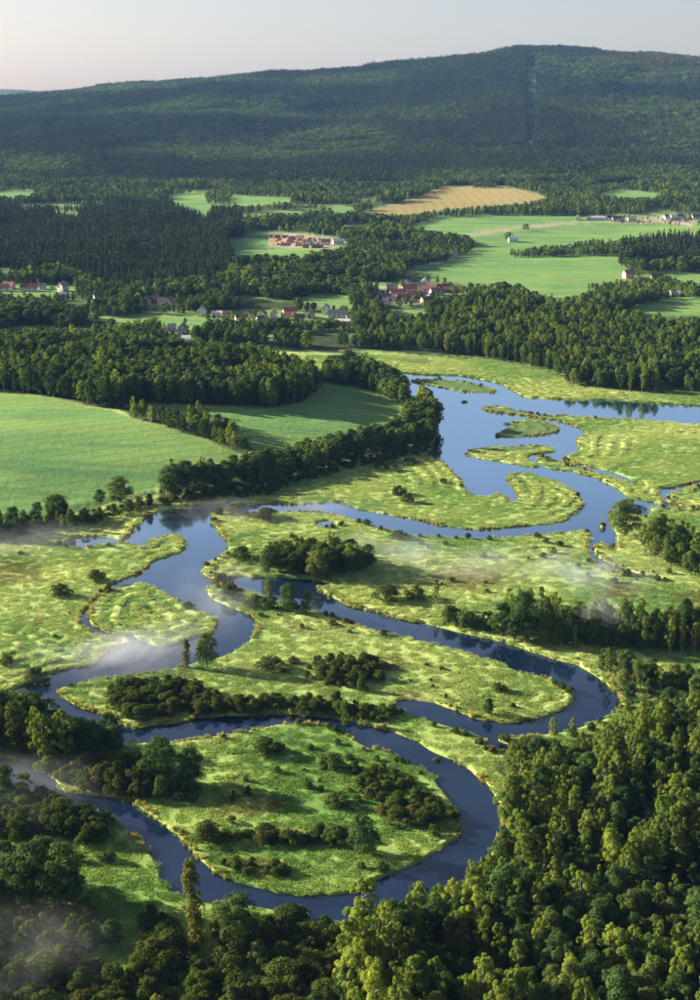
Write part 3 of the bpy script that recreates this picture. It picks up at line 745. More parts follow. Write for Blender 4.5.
def scatter_mass(name, protos, pos, rotz, scl, idx, kind='stuff', extra=None):
    """one object that carries a whole mass of plants"""
    if len(pos) == 0: return None
    col = bpy.data.collections.new(name + '_kinds')
    order = sorted(range(len(protos)), key=lambda i: protos[i].name)
    for p in protos: col.objects.link(p)
    remap = np.empty(len(protos), int); remap[order] = np.arange(len(protos))
    me = bpy.data.meshes.new(name); n = len(pos)
    me.vertices.add(n); me.vertices.foreach_set('co', np.asarray(pos, np.float32).ravel())
    a = me.attributes.new('turn', 'FLOAT_VECTOR', 'POINT')
    a.data.foreach_set('vector', np.stack([np.zeros(n), np.zeros(n), rotz], 1).astype(np.float32).ravel())
    a = me.attributes.new('size', 'FLOAT_VECTOR', 'POINT'); a.data.foreach_set('vector', np.asarray(scl, np.float32).ravel())
    a = me.attributes.new('which', 'INT', 'POINT'); a.data.foreach_set('value', remap[np.asarray(idx)].astype(np.int32))
    for en, ev in (extra or {}).items():
        a = me.attributes.new(en, 'FLOAT', 'POINT'); a.data.foreach_set('value', np.asarray(ev, np.float32))
    o = add(name, me)
    ng = bpy.data.node_groups.new(name + '_nodes', 'GeometryNodeTree')
    ng.interface.new_socket('Geometry', in_out='INPUT', socket_type='NodeSocketGeometry')
    ng.interface.new_socket('Geometry', in_out='OUTPUT', socket_type='NodeSocketGeometry')
    nn = ng.nodes; gi = nn.new('NodeGroupInput'); go = nn.new('NodeGroupOutput')
    ci = nn.new('GeometryNodeCollectionInfo'); ci.inputs['Collection'].default_value = col
    ci.inputs['Separate Children'].default_value = True; ci.inputs['Reset Children'].default_value = True
    ip = nn.new('GeometryNodeInstanceOnPoints'); ip.inputs['Pick Instance'].default_value = True
    def na(nm, t):
        q = nn.new('GeometryNodeInputNamedAttribute'); q.data_type = t; q.inputs['Name'].default_value = nm
        return q.outputs['Attribute']
    L = ng.links.new
    L(gi.outputs[0], ip.inputs['Points']); L(ci.outputs[0], ip.inputs['Instance'])
    L(na('which', 'INT'), ip.inputs['Instance Index'])
    rr = nn.new('FunctionNodeEulerToRotation'); L(na('turn', 'FLOAT_VECTOR'), rr.inputs[0]); L(rr.outputs[0], ip.inputs['Rotation'])
    L(na('size', 'FLOAT_VECTOR'), ip.inputs['Scale'])
    L(ip.outputs[0], go.inputs[0])
    md = o.modifiers.new('plants', 'NODES'); md.node_group = ng
    tag(o, kind=kind)
    return o

# ------------------------------------------------------------------ trees: gather every one first
TREES = []     # dict(kind, x, y, z, h, w, patch, label)
def px_to_h(px, py, hpx):
    x, y, z = on_ground(np.array([float(px)]), np.array([float(py)]))
    x, y, z = x[0], y[0], z[0]
    _, t1 = project(x, y, z + 10.0)
    _, t0 = project(x, y, z)
    return x, y, z, hpx / ((t0 - t1) / 10.0), (t0 - t1) / 10.0
def single(kind, px, py, hpx, wpx, label):
    x, y, z, h, k = px_to_h(px, py, hpx)
    x2, _, _, _, _ = px_to_h(px + 10, py, 1)
    w = wpx * abs(x2 - x) / 10.0
    TREES.append(dict(kind=kind, x=x, y=y, z=float(hfull(np.array([x]), np.array([y]))[0]), h=h, w=w, patch=None, label=label))
def scatter(patch, poly, sp, hr, kinds, seed, open_=0.0, lo=.5, hi=.5):
    rng = np.random.default_rng(seed)
    pl = np.array(poly, float)
    x, y = on_plane(pl[:, 0], np.maximum(pl[:, 1], 200), 5.0)
    x2, y2 = on_plane(pl[:, 0], np.maximum(pl[:, 1], 200) + 30, 0.0)
    x0, x1 = min(x.min(), x2.min()) - 10, max(x.max(), x2.max()) + 10; y0, y1 = min(y.min(), y2.min()) - 10, y.max() + 60
    gx, gy = np.meshgrid(np.arange(x0, x1, sp), np.arange(y0, y1, sp))
    gx = gx.ravel() + rng.uniform(-.42, .42, gx.size) * sp; gy = gy.ravel() + rng.uniform(-.42, .42, gy.size) * sp
    h = rng.uniform(hr[0], hr[1], gx.size) * (0.75 + 0.5 * vnoise(gx, gy, 30.0, 17))
    z = hfull(gx, gy); d = shore_d(gx, gy)
    px, py = project(gx, gy, z + lo * h)
    ok = in_poly(px, py, poly) & (d > 1.2) & (z > 0.25)
    if hi != lo:
        px, py = project(gx, gy, z + hi * h); ok &= in_poly(px, py, poly)
    if open_: ok &= fbm(gx, gy, 22.0, 18, 2) > open_
    gx, gy, z, h = gx[ok], gy[ok], z[ok], h[ok]
    ks = list(kinds); pk = np.array([kinds[k] for k in ks]); pk = pk / pk.sum()
    f = vnoise(gx, gy, 16.0, 19) * .6 + rng.random(len(gx)) * .4
    f = np.argsort(np.argsort(f)) / max(1, len(f))
    ki = np.searchsorted(np.cumsum(pk), f, side='right').clip(0, len(ks) - 1)
    return gx, gy, z, h, [ks[i] for i in ki]
def gather(patch, poly, sp, hr, kinds, seed, open_=0.0, lo=.5, hi=.5):
    gx, gy, z, h, ks = scatter(patch, poly, sp, hr, kinds, seed, open_, lo, hi)
    rng = np.random.default_rng(seed + 1000)
    for a, b, c, hh, k in zip(gx, gy, z, h, ks):
        H, W = DIM[k]
        if k == 'birch': hh *= 1.12
        elif patch == 'river_wood': W *= .85; hh *= rng.uniform(.7, 1.15)
        if patch in ('left_forest', 'lake_wood', 'mid_wood', 'hedge'): W *= .78
        TREES.append(dict(kind=k, x=a, y=b, z=c, h=hh, w=W * hh / H * rng.uniform(.7, 1.2), patch=patch, label=None))
SMALL = ('channel_wood', 'left_edge_grove', 'right_trees', 'mid_wood', 'bank_wood', 'right_edge_wood', 'west_wood', 'hedge', 'field_edge', 'belt_top')
for i, (nm, poly, sp, hr, kinds) in enumerate(WOODS):
    gather(nm, poly, sp, hr, kinds, 100 + i, 0.27 if nm in ('river_wood', 'lake_wood', 'left_forest') else 0.0, *((.32, .62) if nm in SMALL else (.12, .8)))
for i, (nm, poly, sp, hr) in enumerate(SCRUB): gather(nm, poly, sp, hr, {'shrub': 1.0}, 200 + i, 0.30 if nm == 'corner_scrub' else 0.18 if nm in ('strip_scrub', 'low_scrub') else 0.30)
def clear_of_poplar(t):
    px, py = project(t['x'], t['y'], t['z']); _, pt = project(t['x'], t['y'], t['z'] + t['h'])
    return abs(px - 198) < 24 and pt < 938
# undergrowth and scattered trees of the lower left corner
gather('corner_trees', [(-60,915),(60,912),(190,918),(335,930),(340,1150),(-60,1150)], 15.0, (4,7), {'broadleaf': .6, 'birch': .4}, 330)
TREES[:] = [t for t in TREES if not (t['patch'] in ('corner_trees', 'corner_scrub') and clear_of_poplar(t))]
gather('river_wood_low', [(860,700),(660,702),(600,742),(512,756),(503,780),(506,838),(490,865),(410,898),(346,935),(340,1190),(900,1190)], 6.0, (4,8), {'broadleaf': 1.0}, 331)
gather('meadow_bushes', [(215,745),(340,735),(420,775),(440,830),(380,870),(300,880),(220,850),(180,810)], 7.5, (1.0,3.0), {'shrub': 1.0}, 332, 0.47)
gather('meadow_bushes', [(260,610),(330,620),(450,660),(540,690),(520,715),(420,690),(240,680),(230,662)], 9.0, (1.0,2.6), {'shrub': 1.0}, 333, 0.52)
gather('meadow_bushes', [(380,540),(580,540),(640,580),(690,600),(520,590),(430,600),(390,570)], 11.0, (1.0,2.4), {'shrub': 1.0}, 334, 0.54)
gather('meadow_bushes', [(0,550),(90,560),(80,640),(60,660),(0,650)], 18.0, (1.0,2.2), {'shrub': 1.0}, 335, 0.6)
gather('meadow_bushes', [(650,560),(700,570),(860,570),(860,600),(700,598),(650,580)], 9.0, (1.2,3), {'shrub': 1.0}, 336, 0.5)

def bank_bushes():
    rng = np.random.default_rng(404)
    q = np.concatenate(SHORES); q = q[rng.random(len(q)) < .55] + rng.normal(0, 2.2, (1, 2))
    x = q[:, 0] + rng.normal(0, 1.8, len(q)); y = q[:, 1] + rng.normal(0, 1.8, len(q))
    d = shore_d(x, y); z = hfull(x, y); px, py = project(x, y, z)
    ok = (d > .7) & (d < 4.5) & (z > .1) & (px > -10) & (px < 710) & (fbm(x, y, 30, 47, 2) > .53)
    for a, b, c in zip(x[ok], y[ok], z[ok]):
        h = rng.uniform(.8, 2.2) * (1 + .5 * rng.random())
        TREES.append(dict(kind='shrub', x=a, y=b, z=c, h=h, w=h * rng.uniform(1.2, 1.9), patch='bank_bushes', label=None))
bank_bushes()
S = single
S('broadleaf', 625, 535, 36, 34, 'big rounded willow on the point where the lake channel narrows')
S('broadleaf', 655, 553, 36, 26, 'leafy tree right of the big rounded willow at the channel')
S('broadleaf', 677, 559, 34, 24, 'tall tree between willow and yellowish tree at right edge')
S('birch', 694, 574, 38, 18, 'yellowish tall tree at the right edge below the oxbow')
S('shrub', 399, 494, 9, 17, 'upper of two dark bushes on the lit lake peninsula')
S('shrub', 407, 502, 9, 15, 'lower of two dark bushes on the lit lake peninsula')
S('shrub', 398, 538, 8, 17, 'round bush on the south bank of the lake channel')
S('shrub', 421, 544, 5, 8, 'tiny bush right of the round channel bank bush')
S('shrub', 443, 483, 5, 9, 'small bush near the tip shore of the lake peninsula')
S('shrub', 238, 513, 10, 26, 'left bush of two at the mouth of the narrow channel')
S('shrub', 266, 518, 11, 26, 'right bush of two at the mouth of the narrow channel')
S('shrub', 242, 559, 13, 26, 'wide bush left of the trees above the side channel')
S('shrub', 222, 581, 14, 28, 'dark bush on the spit pointing into the western bend')
S('shrub', 231, 598, 15, 28, 'bush on the south side of the side channel mouth')
S('shrub', 256, 606, 12, 22, 'low bush between side channel bush and lone dark tree')
S('shrub', 270, 609, 14, 22, 'bush just left of the lone dark tree by side channel')
S('broadleaf', 288, 612, 29, 20, 'lone dark tree on the bank of the side channel')
S('broadleaf', 306, 612, 22, 11, 'slim small tree right of the lone dark bank tree')
S('birch', 268, 592, 20, 10, 'slim tree standing in front of the channel trees')
S('poplar', 186, 667, 28, 12, 'slimmer left tree of the pair by the western bend')
S('broadleaf', 207, 667, 35, 22, 'broader right tree of the pair by the western bend')
S('shrub', 270, 668, 12, 28, 'isolated bush in the meadow right of the tree pair')
S('shrub', 96, 581, 12, 22, 'bush below the grassy tongue west of the bend')
S('shrub', 60, 595, 12, 24, 'bush in the left meadow above the curved old channel')
S('shrub', 36, 680, 17, 32, 'bush on the bank at the left end of the bend')
S('shrub', 6, 664, 9, 18, 'bush at the left edge above the river bend')
S('broadleaf', 525, 641, 50, 27, 'tallest broad tree on the north bank of the right loop')
S('broadleaf', 545, 636, 40, 22, 'dark tree right of the tallest north bank tree')
S('broadleaf', 502, 637, 34, 22, 'rounded tree left of the tallest north bank tree')
S('broadleaf', 566, 641, 36, 20, 'third tree right from the tallest north bank tree')
S('shrub', 387, 600, 15, 28, 'wide bush at the left end of the north bank row')
S('shrub', 415, 598, 13, 24, 'second bush in the north bank row')
S('birch', 436, 607, 27, 10, 'thin upright tree amid the north bank bushes')
S('shrub', 450, 621, 16, 26, 'bush right below the thin upright bank tree')
S('shrub', 468, 628, 17, 26, 'dark bush nearest the water in north bank row')
S('shrub', 485, 628, 18, 22, 'last dark bush before the rounded north bank tree')
S('shrub', 500, 691, 10, 18, 'round bush on the bright tongue inside the right loop')
S('shrub', 489, 713, 16, 13, 'upright bush at the lower shore of the bright tongue')
S('shrub', 361, 690, 13, 14, 'small round bush left on the middle meadow')
S('birch', 345, 723, 28, 12, 'upright tree on the north bank of the middle river')
S('birch', 553, 738, 21, 12, 'pale little tree on the bank under the loop')
S('birch', 573, 733, 15, 8, 'smallest pale tree on the bank under the loop')
S('shrub', 267, 753, 15, 38, 'wide bush on the near meadow below the middle river')
S('shrub', 333, 766, 13, 30, 'bush at right of the near meadow')
S('shrub', 338, 804, 13, 30, 'bush in the right half of the near meadow')
S('shrub', 205, 840, 18, 36, 'bush near the lower river on the near meadow edge')
S('broadleaf', 363, 852, 38, 32, 'dark round tree in the meadow inside the near loop')
S('shrub', 438, 758, 9, 14, 'small bush leaning over the outer bank of near loop')
S('broadleaf', 158, 785, 48, 34, 'big dark tree west of the near meadow')
S('broadleaf', 188, 783, 36, 28, 'dark shaded tree right of the big dark tree')
S('shrub', 184, 795, 16, 36, 'bush at the foot of the big dark tree')
S('birch', 53, 728, 36, 22, 'light tree at the water at the left bend')
S('birch', 92, 730, 20, 14, 'small light tree beyond the dark west trees')
S('poplar', 18, 757, 56, 24, 'tall leafy tree at the left edge by river, left one')
S('birch', 35, 757, 50, 22, 'tall leafy tree at the left edge by river, right one')
S('broadleaf', 32, 905, 62, 44, 'left half of the big grey green tree clump lower left')
S('broadleaf', 60, 908, 66, 40, 'right half of the big grey green tree clump lower left')
S('broadleaf', 46, 892, 54, 40, 'hindmost tree of the grey green clump lower left')
S('broadleaf', 4, 800, 34, 26, 'leafy tree screening the lower river at the left edge')
S('birch', 24, 802, 30, 20, 'light tree just right of the left edge river tree')
S('shrub', 42, 803, 18, 24, 'bush beside the light tree on the lower river')
S('broadleaf', 72, 902, 40, 28, 'lowest rightmost tree of the grey green clump lower left')
S('broadleaf', 6, 902, 46, 34, 'darker tree behind the grey green clump at left edge')
S('poplar', 198, 950, 88, 27, 'tall leaning columnar poplar in front of the lower river')
S('broadleaf', 237, 938, 42, 44, 'round dark tree right of the tall poplar')
S('birch', 236, 955, 34, 22, 'lighter tree in front of the round dark tree')
S('birch', 363, 938, 60, 38, 'bright leafy tree where the lower river meets the wood')
S('birch', 357, 1012, 74, 24, 'tall bright tree at the bottom below the bright leafy tree')
S('shrub', 290, 925, 20, 36, 'bushy mound at the water right of round dark tree')
S('broadleaf', 522, 925, 58, 26, 'bright pointed tree rising from the dark wood, centre right')
S('broadleaf', 120, 502, 25, 26, 'light rounded tree at the foot of the left field')
S('broadleaf', 57, 516, 22, 26, 'left rounded tree at the foot of the left field')
S('broadleaf', 100, 504, 15, 12, 'small dark tree beside the light rounded field tree')
S('broadleaf', 172, 496, 30, 30, 'large tree where the belt begins at the left field')
S('broadleaf', 652, 303, 13, 8, 'single tree in the green field above the lake wood')
S('broadleaf', 508, 241, 9, 8, 'dark tree beside the white house in the big field')
S('broadleaf', 526, 230, 6, 7, 'small dark tree by the pale track in the big field')

# far country: woods fill all that is not open
def far_trees():
    rng = np.random.default_rng(77)
    out = []
    for (ya, yb, sp) in ((1190, 1700, 5.9), (1700, 2400, 7.0), (2400, 3300, 9.0)):
        gx, gy = np.meshgrid(np.arange(-0.34 * yb, 0.34 * yb, sp), np.arange(ya, yb, sp))
        gx = gx.ravel() + rng.uniform(-.45, .45, gx.size) * sp; gy = gy.ravel() + rng.uniform(-.45, .45, gy.size) * sp
        k = np.abs(gx) < 0.34 * gy; out.append((gx[k], gy[k]))
    x = np.concatenate([o[0] for o in out]); y = np.concatenate([o[1] for o in out])
    z = hbase(x, y)
    px0, py0 = project(x, y, z)
    sp_a = in_poly(px0, py0, SPRUCE_A) | in_poly(px0, py0, SPRUCE_B)
    h = np.where(sp_a, rng.uniform(14, 24, len(x)), rng.uniform(6, 15, len(x))) * (0.5 + 1.0 * fbm(x, y, 90, 27, 2))
    pxm, pym = project(x, y, z + .6 * h)
    pxl, pyl = project(x, y, z + .15 * h)
    ok = (pym < 352)
    for p in [PASTURE_A, PASTURE_B, PASTURE_C, PASTURE_D, PASTURE_E, HAY, LAKESIDE] + OTHER_FIELDS:
        ok &= ~in_poly(pxm, pym, p) & ~in_poly(pxl, pyl, p)
    for w in WOODS[:6]: ok &= ~in_poly(pxm, pym, w[1])
    hedge = np.zeros(len(x), bool)
    for p in HEDGES: hedge |= in_poly(pxl, pyl, p)
    hedge |= in_poly(pxl, pyl, SPRUCE_B)
    # stray garden trees in the clearings
    stray = np.zeros(len(x), bool)
    for p in OTHER_FIELDS[6:8] + OTHER_FIELDS[9:12]: stray |= in_poly(pxl, pyl, p)
    stray &= rng.random(len(x)) < 0.16
    ok = ok | hedge | stray
    ok &= (fbm(x, y, 70, 28, 3) > np.where(sp_a, .25, .40)) | hedge
    h = np.where(hedge & ~sp_a, h * .7, h); h = np.where(stray, h * .55, h)
    r = rng.random(len(x)) * .5 + vnoise(x, y, 70, 29) * .5
    kind = np.where(sp_a, 'spruce', np.where(r < .30, 'spruce', np.where(r < .70, 'broadleaf', 'birch')))
    return x[ok], y[ok], z[ok], h[ok], kind[ok]
FX, FY, FZ, FH, FK = far_trees()

# ------------------------------------------------------------------ individuals and masses
for t in TREES:
    px, py = project(t['x'], t['y'], t['z']); _, pt = project(t['x'], t['y'], t['z'] + t['h'])
    t['px'], t['py'], t['pt'] = px, py, pt
    t['size'] = (py - pt)
    t['seen'] = (-15 < px < 715) and (pt < 1000)
NAMES = {'broadleaf': 'broadleaf_tree', 'birch': 'birch_tree', 'poplar': 'poplar_tree', 'spruce': 'spruce_tree', 'shrub': 'shrub'}
LIMIT = {'broadleaf': 300, 'birch': 300, 'poplar': 300, 'spruce': 300, 'shrub': 300}
chosen, rest = [], []
for kind in DIM:
    c = [t for t in TREES if t['kind'] == kind]
    c.sort(key=lambda t: (t['label'] is None, not t['seen'], -t['size']))
    for i, t in enumerate(c):
        (chosen if (i < LIMIT[kind] and t['seen']) else rest).append(t)

WHERE = {
 'left_forest': 'dark forest above the left field', 'belt': 'shaded tree belt beside the lake', 'belt_top': 'tree line at the lake head',
 'hedge': 'hedge between the two left fields', 'field_edge': 'tree row at the left field foot', 'lake_wood': 'wood behind the lake',
 'channel_wood': 'grove above the side channel', 'mid_wood': 'wood strip above right loop', 'bank_wood': 'thicket right of the loop',
 'right_edge_wood': 'thicket at the right edge', 'river_wood': 'lower right wood', 'river_wood_low': 'lower right wood', 'west_wood': 'dark grove at the left bend',
 'bank_bushes': 'river banks', 'left_edge_grove': 'tall grove at left edge', 'right_trees': 'trees at the right edge', 'corner_trees': 'lower left scrubland', 'west_scrub': 'bushes below the dark grove',
 'south_bank_scrub': 'thicket south of the left river', 'corner_scrub': 'lower left scrubland', 'meadow_scrub': 'scrub inside the near loop',
 'strip_scrub': 'rusty scrub strip of near meadow', 'low_scrub': 'low scrub by the lower river', 'north_scrub': 'scrub on the western peninsula',
 'bank_scrub': 'bush row along middle river', 'middle_scrub': 'scrub on the middle meadow', 'head_scrub': 'scrub at the oxbow head',
 'shadow_scrub': 'shaded lake peninsula', 'dusk_scrub': 'dim clearing at lower left', 'clearing_scrub': 'clearing edge beside the wood',
 'field_foot_scrub': 'bank under the left field', 'belt_foot_scrub': 'foot of the lake belt', 'meadow_bushes': 'open wet meadows',
}
LOOK = {'broadleaf': 'dark green tree', 'birch': 'yellow-green birch', 'spruce': 'dark spruce', 'shrub': 'bush', 'poplar': 'poplar'}
ORD = ['first', 'second', 'third', 'fourth', 'fifth', 'sixth', 'seventh', 'eighth', 'ninth', 'tenth', 'eleventh', 'twelfth', 'thirteenth', 'fourteenth', 'fifteenth', 'sixteenth', 'seventeenth', 'eighteenth', 'nineteenth', 'twentieth']
clusters = {}
for t in chosen:
    if t['label']: continue
    p = 'river_wood' if t['patch'] == 'river_wood_low' else ('corner_scrub' if t['patch'] == 'corner_trees' else t['patch'])
    t['pp'] = p
    clusters.setdefault((p, t['kind']), []).append(t)
def rows_cols(ts, nx, ny):
    """sort a cluster into a few named rows and columns as seen in the picture"""
    ys = np.array([t['pt'] for t in ts]); xs = np.array([t['px'] for t in ts])
    cells = {}
    yo = np.argsort(np.argsort(ys)) * ny // len(ts)
    for i, t in enumerate(ts):
        cells.setdefault(int(yo[i]), []).append(t)
    res = {}
    for r, c in cells.items():
        c.sort(key=lambda t: t['px'])
        for k, t in enumerate(c): res.setdefault((r, k * nx // len(c)), []).append(t)
    return res
ROWN = {1: [''], 2: ['upper ', 'lower '], 3: ['back ', 'middle ', 'front '], 4: ['back ', 'upper ', 'lower ', 'front '], 5: ['hindmost ', 'back ', 'middle ', 'front ', 'foremost ']}
COLN = {1: [''], 2: ['left ', 'right '], 3: ['left ', 'central ', 'right '], 4: ['far left ', 'left ', 'right ', 'far right ']}
for (p, kind), ts in clusters.items():
    n = len(ts)
    ny = 1 if n <= 8 else 2 if n <= 24 else 3 if n <= 60 else 5
    nx = max(1, min(4, int(math.ceil(n / ny / 9.0))))
    for (r, c), cell in rows_cols(ts, nx, ny).items():
        cell.sort(key=lambda t: t['px'])
        m = len(cell)
        area = (ROWN[ny][r] + COLN[nx][c]).strip()
        place = ('%s side of %s' % (area, WHERE[p])) if area else 'in %s' % WHERE[p]
        for k, t in enumerate(cell):
            if m == 1: q = 'only'
            elif k == 0: q = 'leftmost'
            elif k == m - 1: q = 'rightmost'
            elif k < len(ORD): q = ORD[k] + ' from left,'
            if 'from' in q: t['label'] = '%s, %s, %s' % (LOOK[kind], q[:-1], place)
            else: t['label'] = '%s %s, %s' % (q, LOOK[kind], place)
        for t in cell: t['group'] = '%s: %s' % (WHERE[p], LOOK[kind])
def lod_of(y): return 0 if y < 760 else 1 if y < 1500 else 2
CAT = {'broadleaf': 'tree', 'birch': 'birch', 'poplar': 'poplar', 'spruce': 'spruce', 'shrub': 'bush'}
for i, t in enumerate(chosen):
    k = t['kind']; lod = lod_of(t['y'])
    nv = NVAR[k] if lod < 2 else min(4, NVAR[k])
    tm, cm = PARTS[k, lod, RNG.integers(nv)]
    H, W = DIM[k]
    e = bpy.data.objects.new(NAMES[k], None); COL.objects.link(e)
    e.empty_display_size = 0.5
    e.location = (t['x'], t['y'], t['z']); e.rotation_euler = (RNG.normal(0, .03), RNG.normal(0, .03), RNG.uniform(0, 6.28))
    s = t['w'] / W; e.scale = (s, s, t['h'] / H)
    tag(e, t['label'], CAT[k], t.get('group'))
    a = bpy.data.objects.new('stem' if k == 'shrub' else 'trunk', tm); b = bpy.data.objects.new('crown', cm)
    for o in (a, b): COL.objects.link(o); o.parent = e

def mass(name, kind_sel, lst):
    for kind in kind_sel:
        for lod in (0, 1, 2):
            sel = [t for t in lst if t['kind'] == kind and lod_of(t['y']) == lod]
            if sel: yield kind, lod, sel
groups = {}
for t in rest:
    if abs(t['px'] - 350) > 620: continue
    groups.setdefault((t['kind'], lod_of(t['y'])), []).append((t['x'], t['y'], t['z'], t['h'], t['w']))
for x, y, z, h, k in zip(FX, FY, FZ, FH, FK):
    H, W = DIM[k]
    groups.setdefault((str(k), 2 if y > 1500 else 1), []).append((x, y, z, h, W * h / H))
MASSN = {'broadleaf': 'broadleaf_trees', 'birch': 'birch_trees', 'spruce': 'spruce_trees', 'shrub': 'shrubs', 'poplar': 'poplar_trees'}
for kind in DIM:
    pr, pos, rz, sc, ix = [], [], [], [], []
    for lod in (0, 1, 2):
        g = groups.get((kind, lod))
        if not g: continue
        g = np.array(g); nv = NVAR[kind] if lod < 2 else min(4, NVAR[kind])
        base = len(pr); pr += [WHOLE[kind, lod, v] for v in range(nv)]
        H, W = DIM[kind]
        s = g[:, 4] / W * RNG.uniform(.9, 1.15, len(g))
        pos.append(g[:, :3]); rz.append(RNG.uniform(0, 6.28, len(g))); sc.append(np.stack([s, s, g[:, 3] / H], 1)); ix.append(base + RNG.integers(0, nv, len(g)))
    if pr: scatter_mass(MASSN[kind], pr, np.concatenate(pos), np.concatenate(rz), np.concatenate(sc), np.concatenate(ix))

# the wooded hill
def hill_wood():
    rng = np.random.default_rng(91); xs, ys = [], []
    for (a, b, sp) in ((3260, 5200, 13.0), (5200, 7700, 15.0)):
        gx, gy = np.meshgrid(np.arange(-.31 * b, .31 * b, sp), np.arange(a, b, sp))
        k = np.abs(gx) < .31 * gy; gx, gy = gx[k], gy[k]
        xs.append(gx + rng.uniform(-.45, .45, gx.size) * sp); ys.append(gy + rng.uniform(-.45, .45, gy.size) * sp)
    x = np.concatenate(xs); y = np.concatenate(ys); z = hbase(x, y)
    px, py = project(x, y, z)
    ok = ~((np.abs(px - (531 + (py - 100) * 0.0)) < 5.0) & (py > 58) & (py < 150))
    ok &= ~((np.abs(py - 146 - 6 * np.sin(px / 40)) < 0.8) & (px < 430) & (px > 120))
    ok &= ~in_poly(px, py, [(500,144),(520,136),(528,140),(522,148),(505,148)]) | (rng.random(len(x)) < .4)
    x, y, z, px, py = x[ok], y[ok], z[ok], px[ok], py[ok]
    r = fbm(x, y, 520, 30, 3) * .85 + rng.random(len(x)) * .15
    r = r + 0.10 * (py > 150) + .2 * ((px > 590) & (py < 68))
    idx = np.where(r < .45, 0, np.where(r < .50, 1, np.where(r < .56, 2, np.where(r < .63, 3, 4))))
    crest = in_poly(px + 12 * (vnoise(x, y, 150, 41) - .5), py + 5 * (vnoise(x, y, 120, 42) - .5), [(590,50),(640,53),(720,59),(720,68),(660,67),(610,60)])
    crest |= in_poly(px + 12 * (vnoise(x, y, 150, 41) - .5), py, [(440,58),(500,50),(515,52),(470,64),(445,66)]) & (rng.random(len(x)) < .4)
    idx = np.where(crest & (rng.random(len(x)) < .75), 5, idx)
    stand = vnoise(np.round(x / 260 + .4 * vnoise(x, y, 200, 44)) * 97, np.round(y / 420 + .4 * vnoise(x, y, 200, 45)) * 131, 50.0, 46)   # stands of one age
    s = rng.uniform(.8, 1.2, len(x)) * (.62 + .65 * stand)
    scatter_mass('hill_forest', CLUMPS, np.stack([x, y, z - .5], 1), rng.uniform(0, 6.28, len(x)), np.stack([s, s, s * rng.uniform(.8, 1.15, len(x))], 1), idx)
hill_wood()

# sedge of the wet meadows and reeds along the water
def sedge():
    rng = np.random.default_rng(55); sp = 3.0
    gx, gy = np.meshgrid(np.arange(-330, 360, sp), np.arange(250, 1180, sp))
    gx = gx.ravel() + rng.uniform(-.5, .5, gx.size) * sp; gy = gy.ravel() + rng.uniform(-.5, .5, gy.size) * sp
    k = np.abs(gx) < .31 * gy + 15; gx, gy = gx[k], gy[k]
    z = hfull(gx, gy); d = shore_d(gx, gy)
    px, py = project(gx, gy, z)
    pid, oth, lake, wood, bare, brown = raster_cover(px, py)
    up = bil(US, gx, gy, UPC, UX0, UY0, 160.0)
    ok = (d > .9) & (pid == 0) & ~oth & ~bare & (py > 355) & ((up > 0) | (py < 372)) & (~wood | (rng.random(len(gx)) < .5))
    ok &= rng.random(len(gx)) < (0.55 + .6 * vnoise(gx, gy, 14, 35))
    for p in DARK: ok &= ~in_poly(px, py, p)
    gx, gy, z, d, br = gx[ok], gy[ok], z[ok], d[ok], brown[ok] * 1.0
    s = rng.uniform(.75, 1.2, len(gx)); hz = (.45 + .75 * scroll(gx, gy, d) + .7 * vnoise(gx, gy, 9, 36)) * rng.uniform(.8, 1.2, len(gx))
    scatter_mass('sedge', SEDGE, np.stack([gx, gy, z], 1), rng.uniform(0, 6.28, len(gx)), np.stack([s, s, hz], 1), rng.integers(0, 4, len(gx)), extra={'ridge': scroll(gx, gy, d), 'rust': br})
sedge()
def reeds():
    rng = np.random.default_rng(56); pts = []
    for P in SHORES:
        n = len(P)
        for k in range(n):
            a, b = P[k], P[(k + 1) % n]; L = np.hypot(*(b - a)); m = max(1, int(L / .75))
            t = (np.arange(m) + rng.random(m)) / m
            q = a + (b - a) * t[:, None]; nrm = np.array([-(b - a)[1], (b - a)[0]]) / (L + 1e-9)
            q = q + nrm * rng.uniform(-1.5, 1.5, m)[:, None]; pts.append(q)
    q = np.concatenate(pts); x, y = q[:, 0], q[:, 1]; d = shore_d(x, y)
    ok = (d > .15) & (d < 1.7) & (np.abs(x) < .32 * y + 10) & (fbm(x, y, 26, 38, 3) > .46)
    x, y = x[ok], y[ok]; z = np.maximum(hfull(x, y), -.1)
    s = rng.uniform(.7, 1.25, len(x))
    scatter_mass('reeds', REED, np.stack([x, y, z], 1), rng.uniform(0, 6.28, len(x)), np.stack([s, s, s * rng.uniform(.7, 1.2, len(x))], 1), rng.integers(0, 3, len(x)))
reeds()

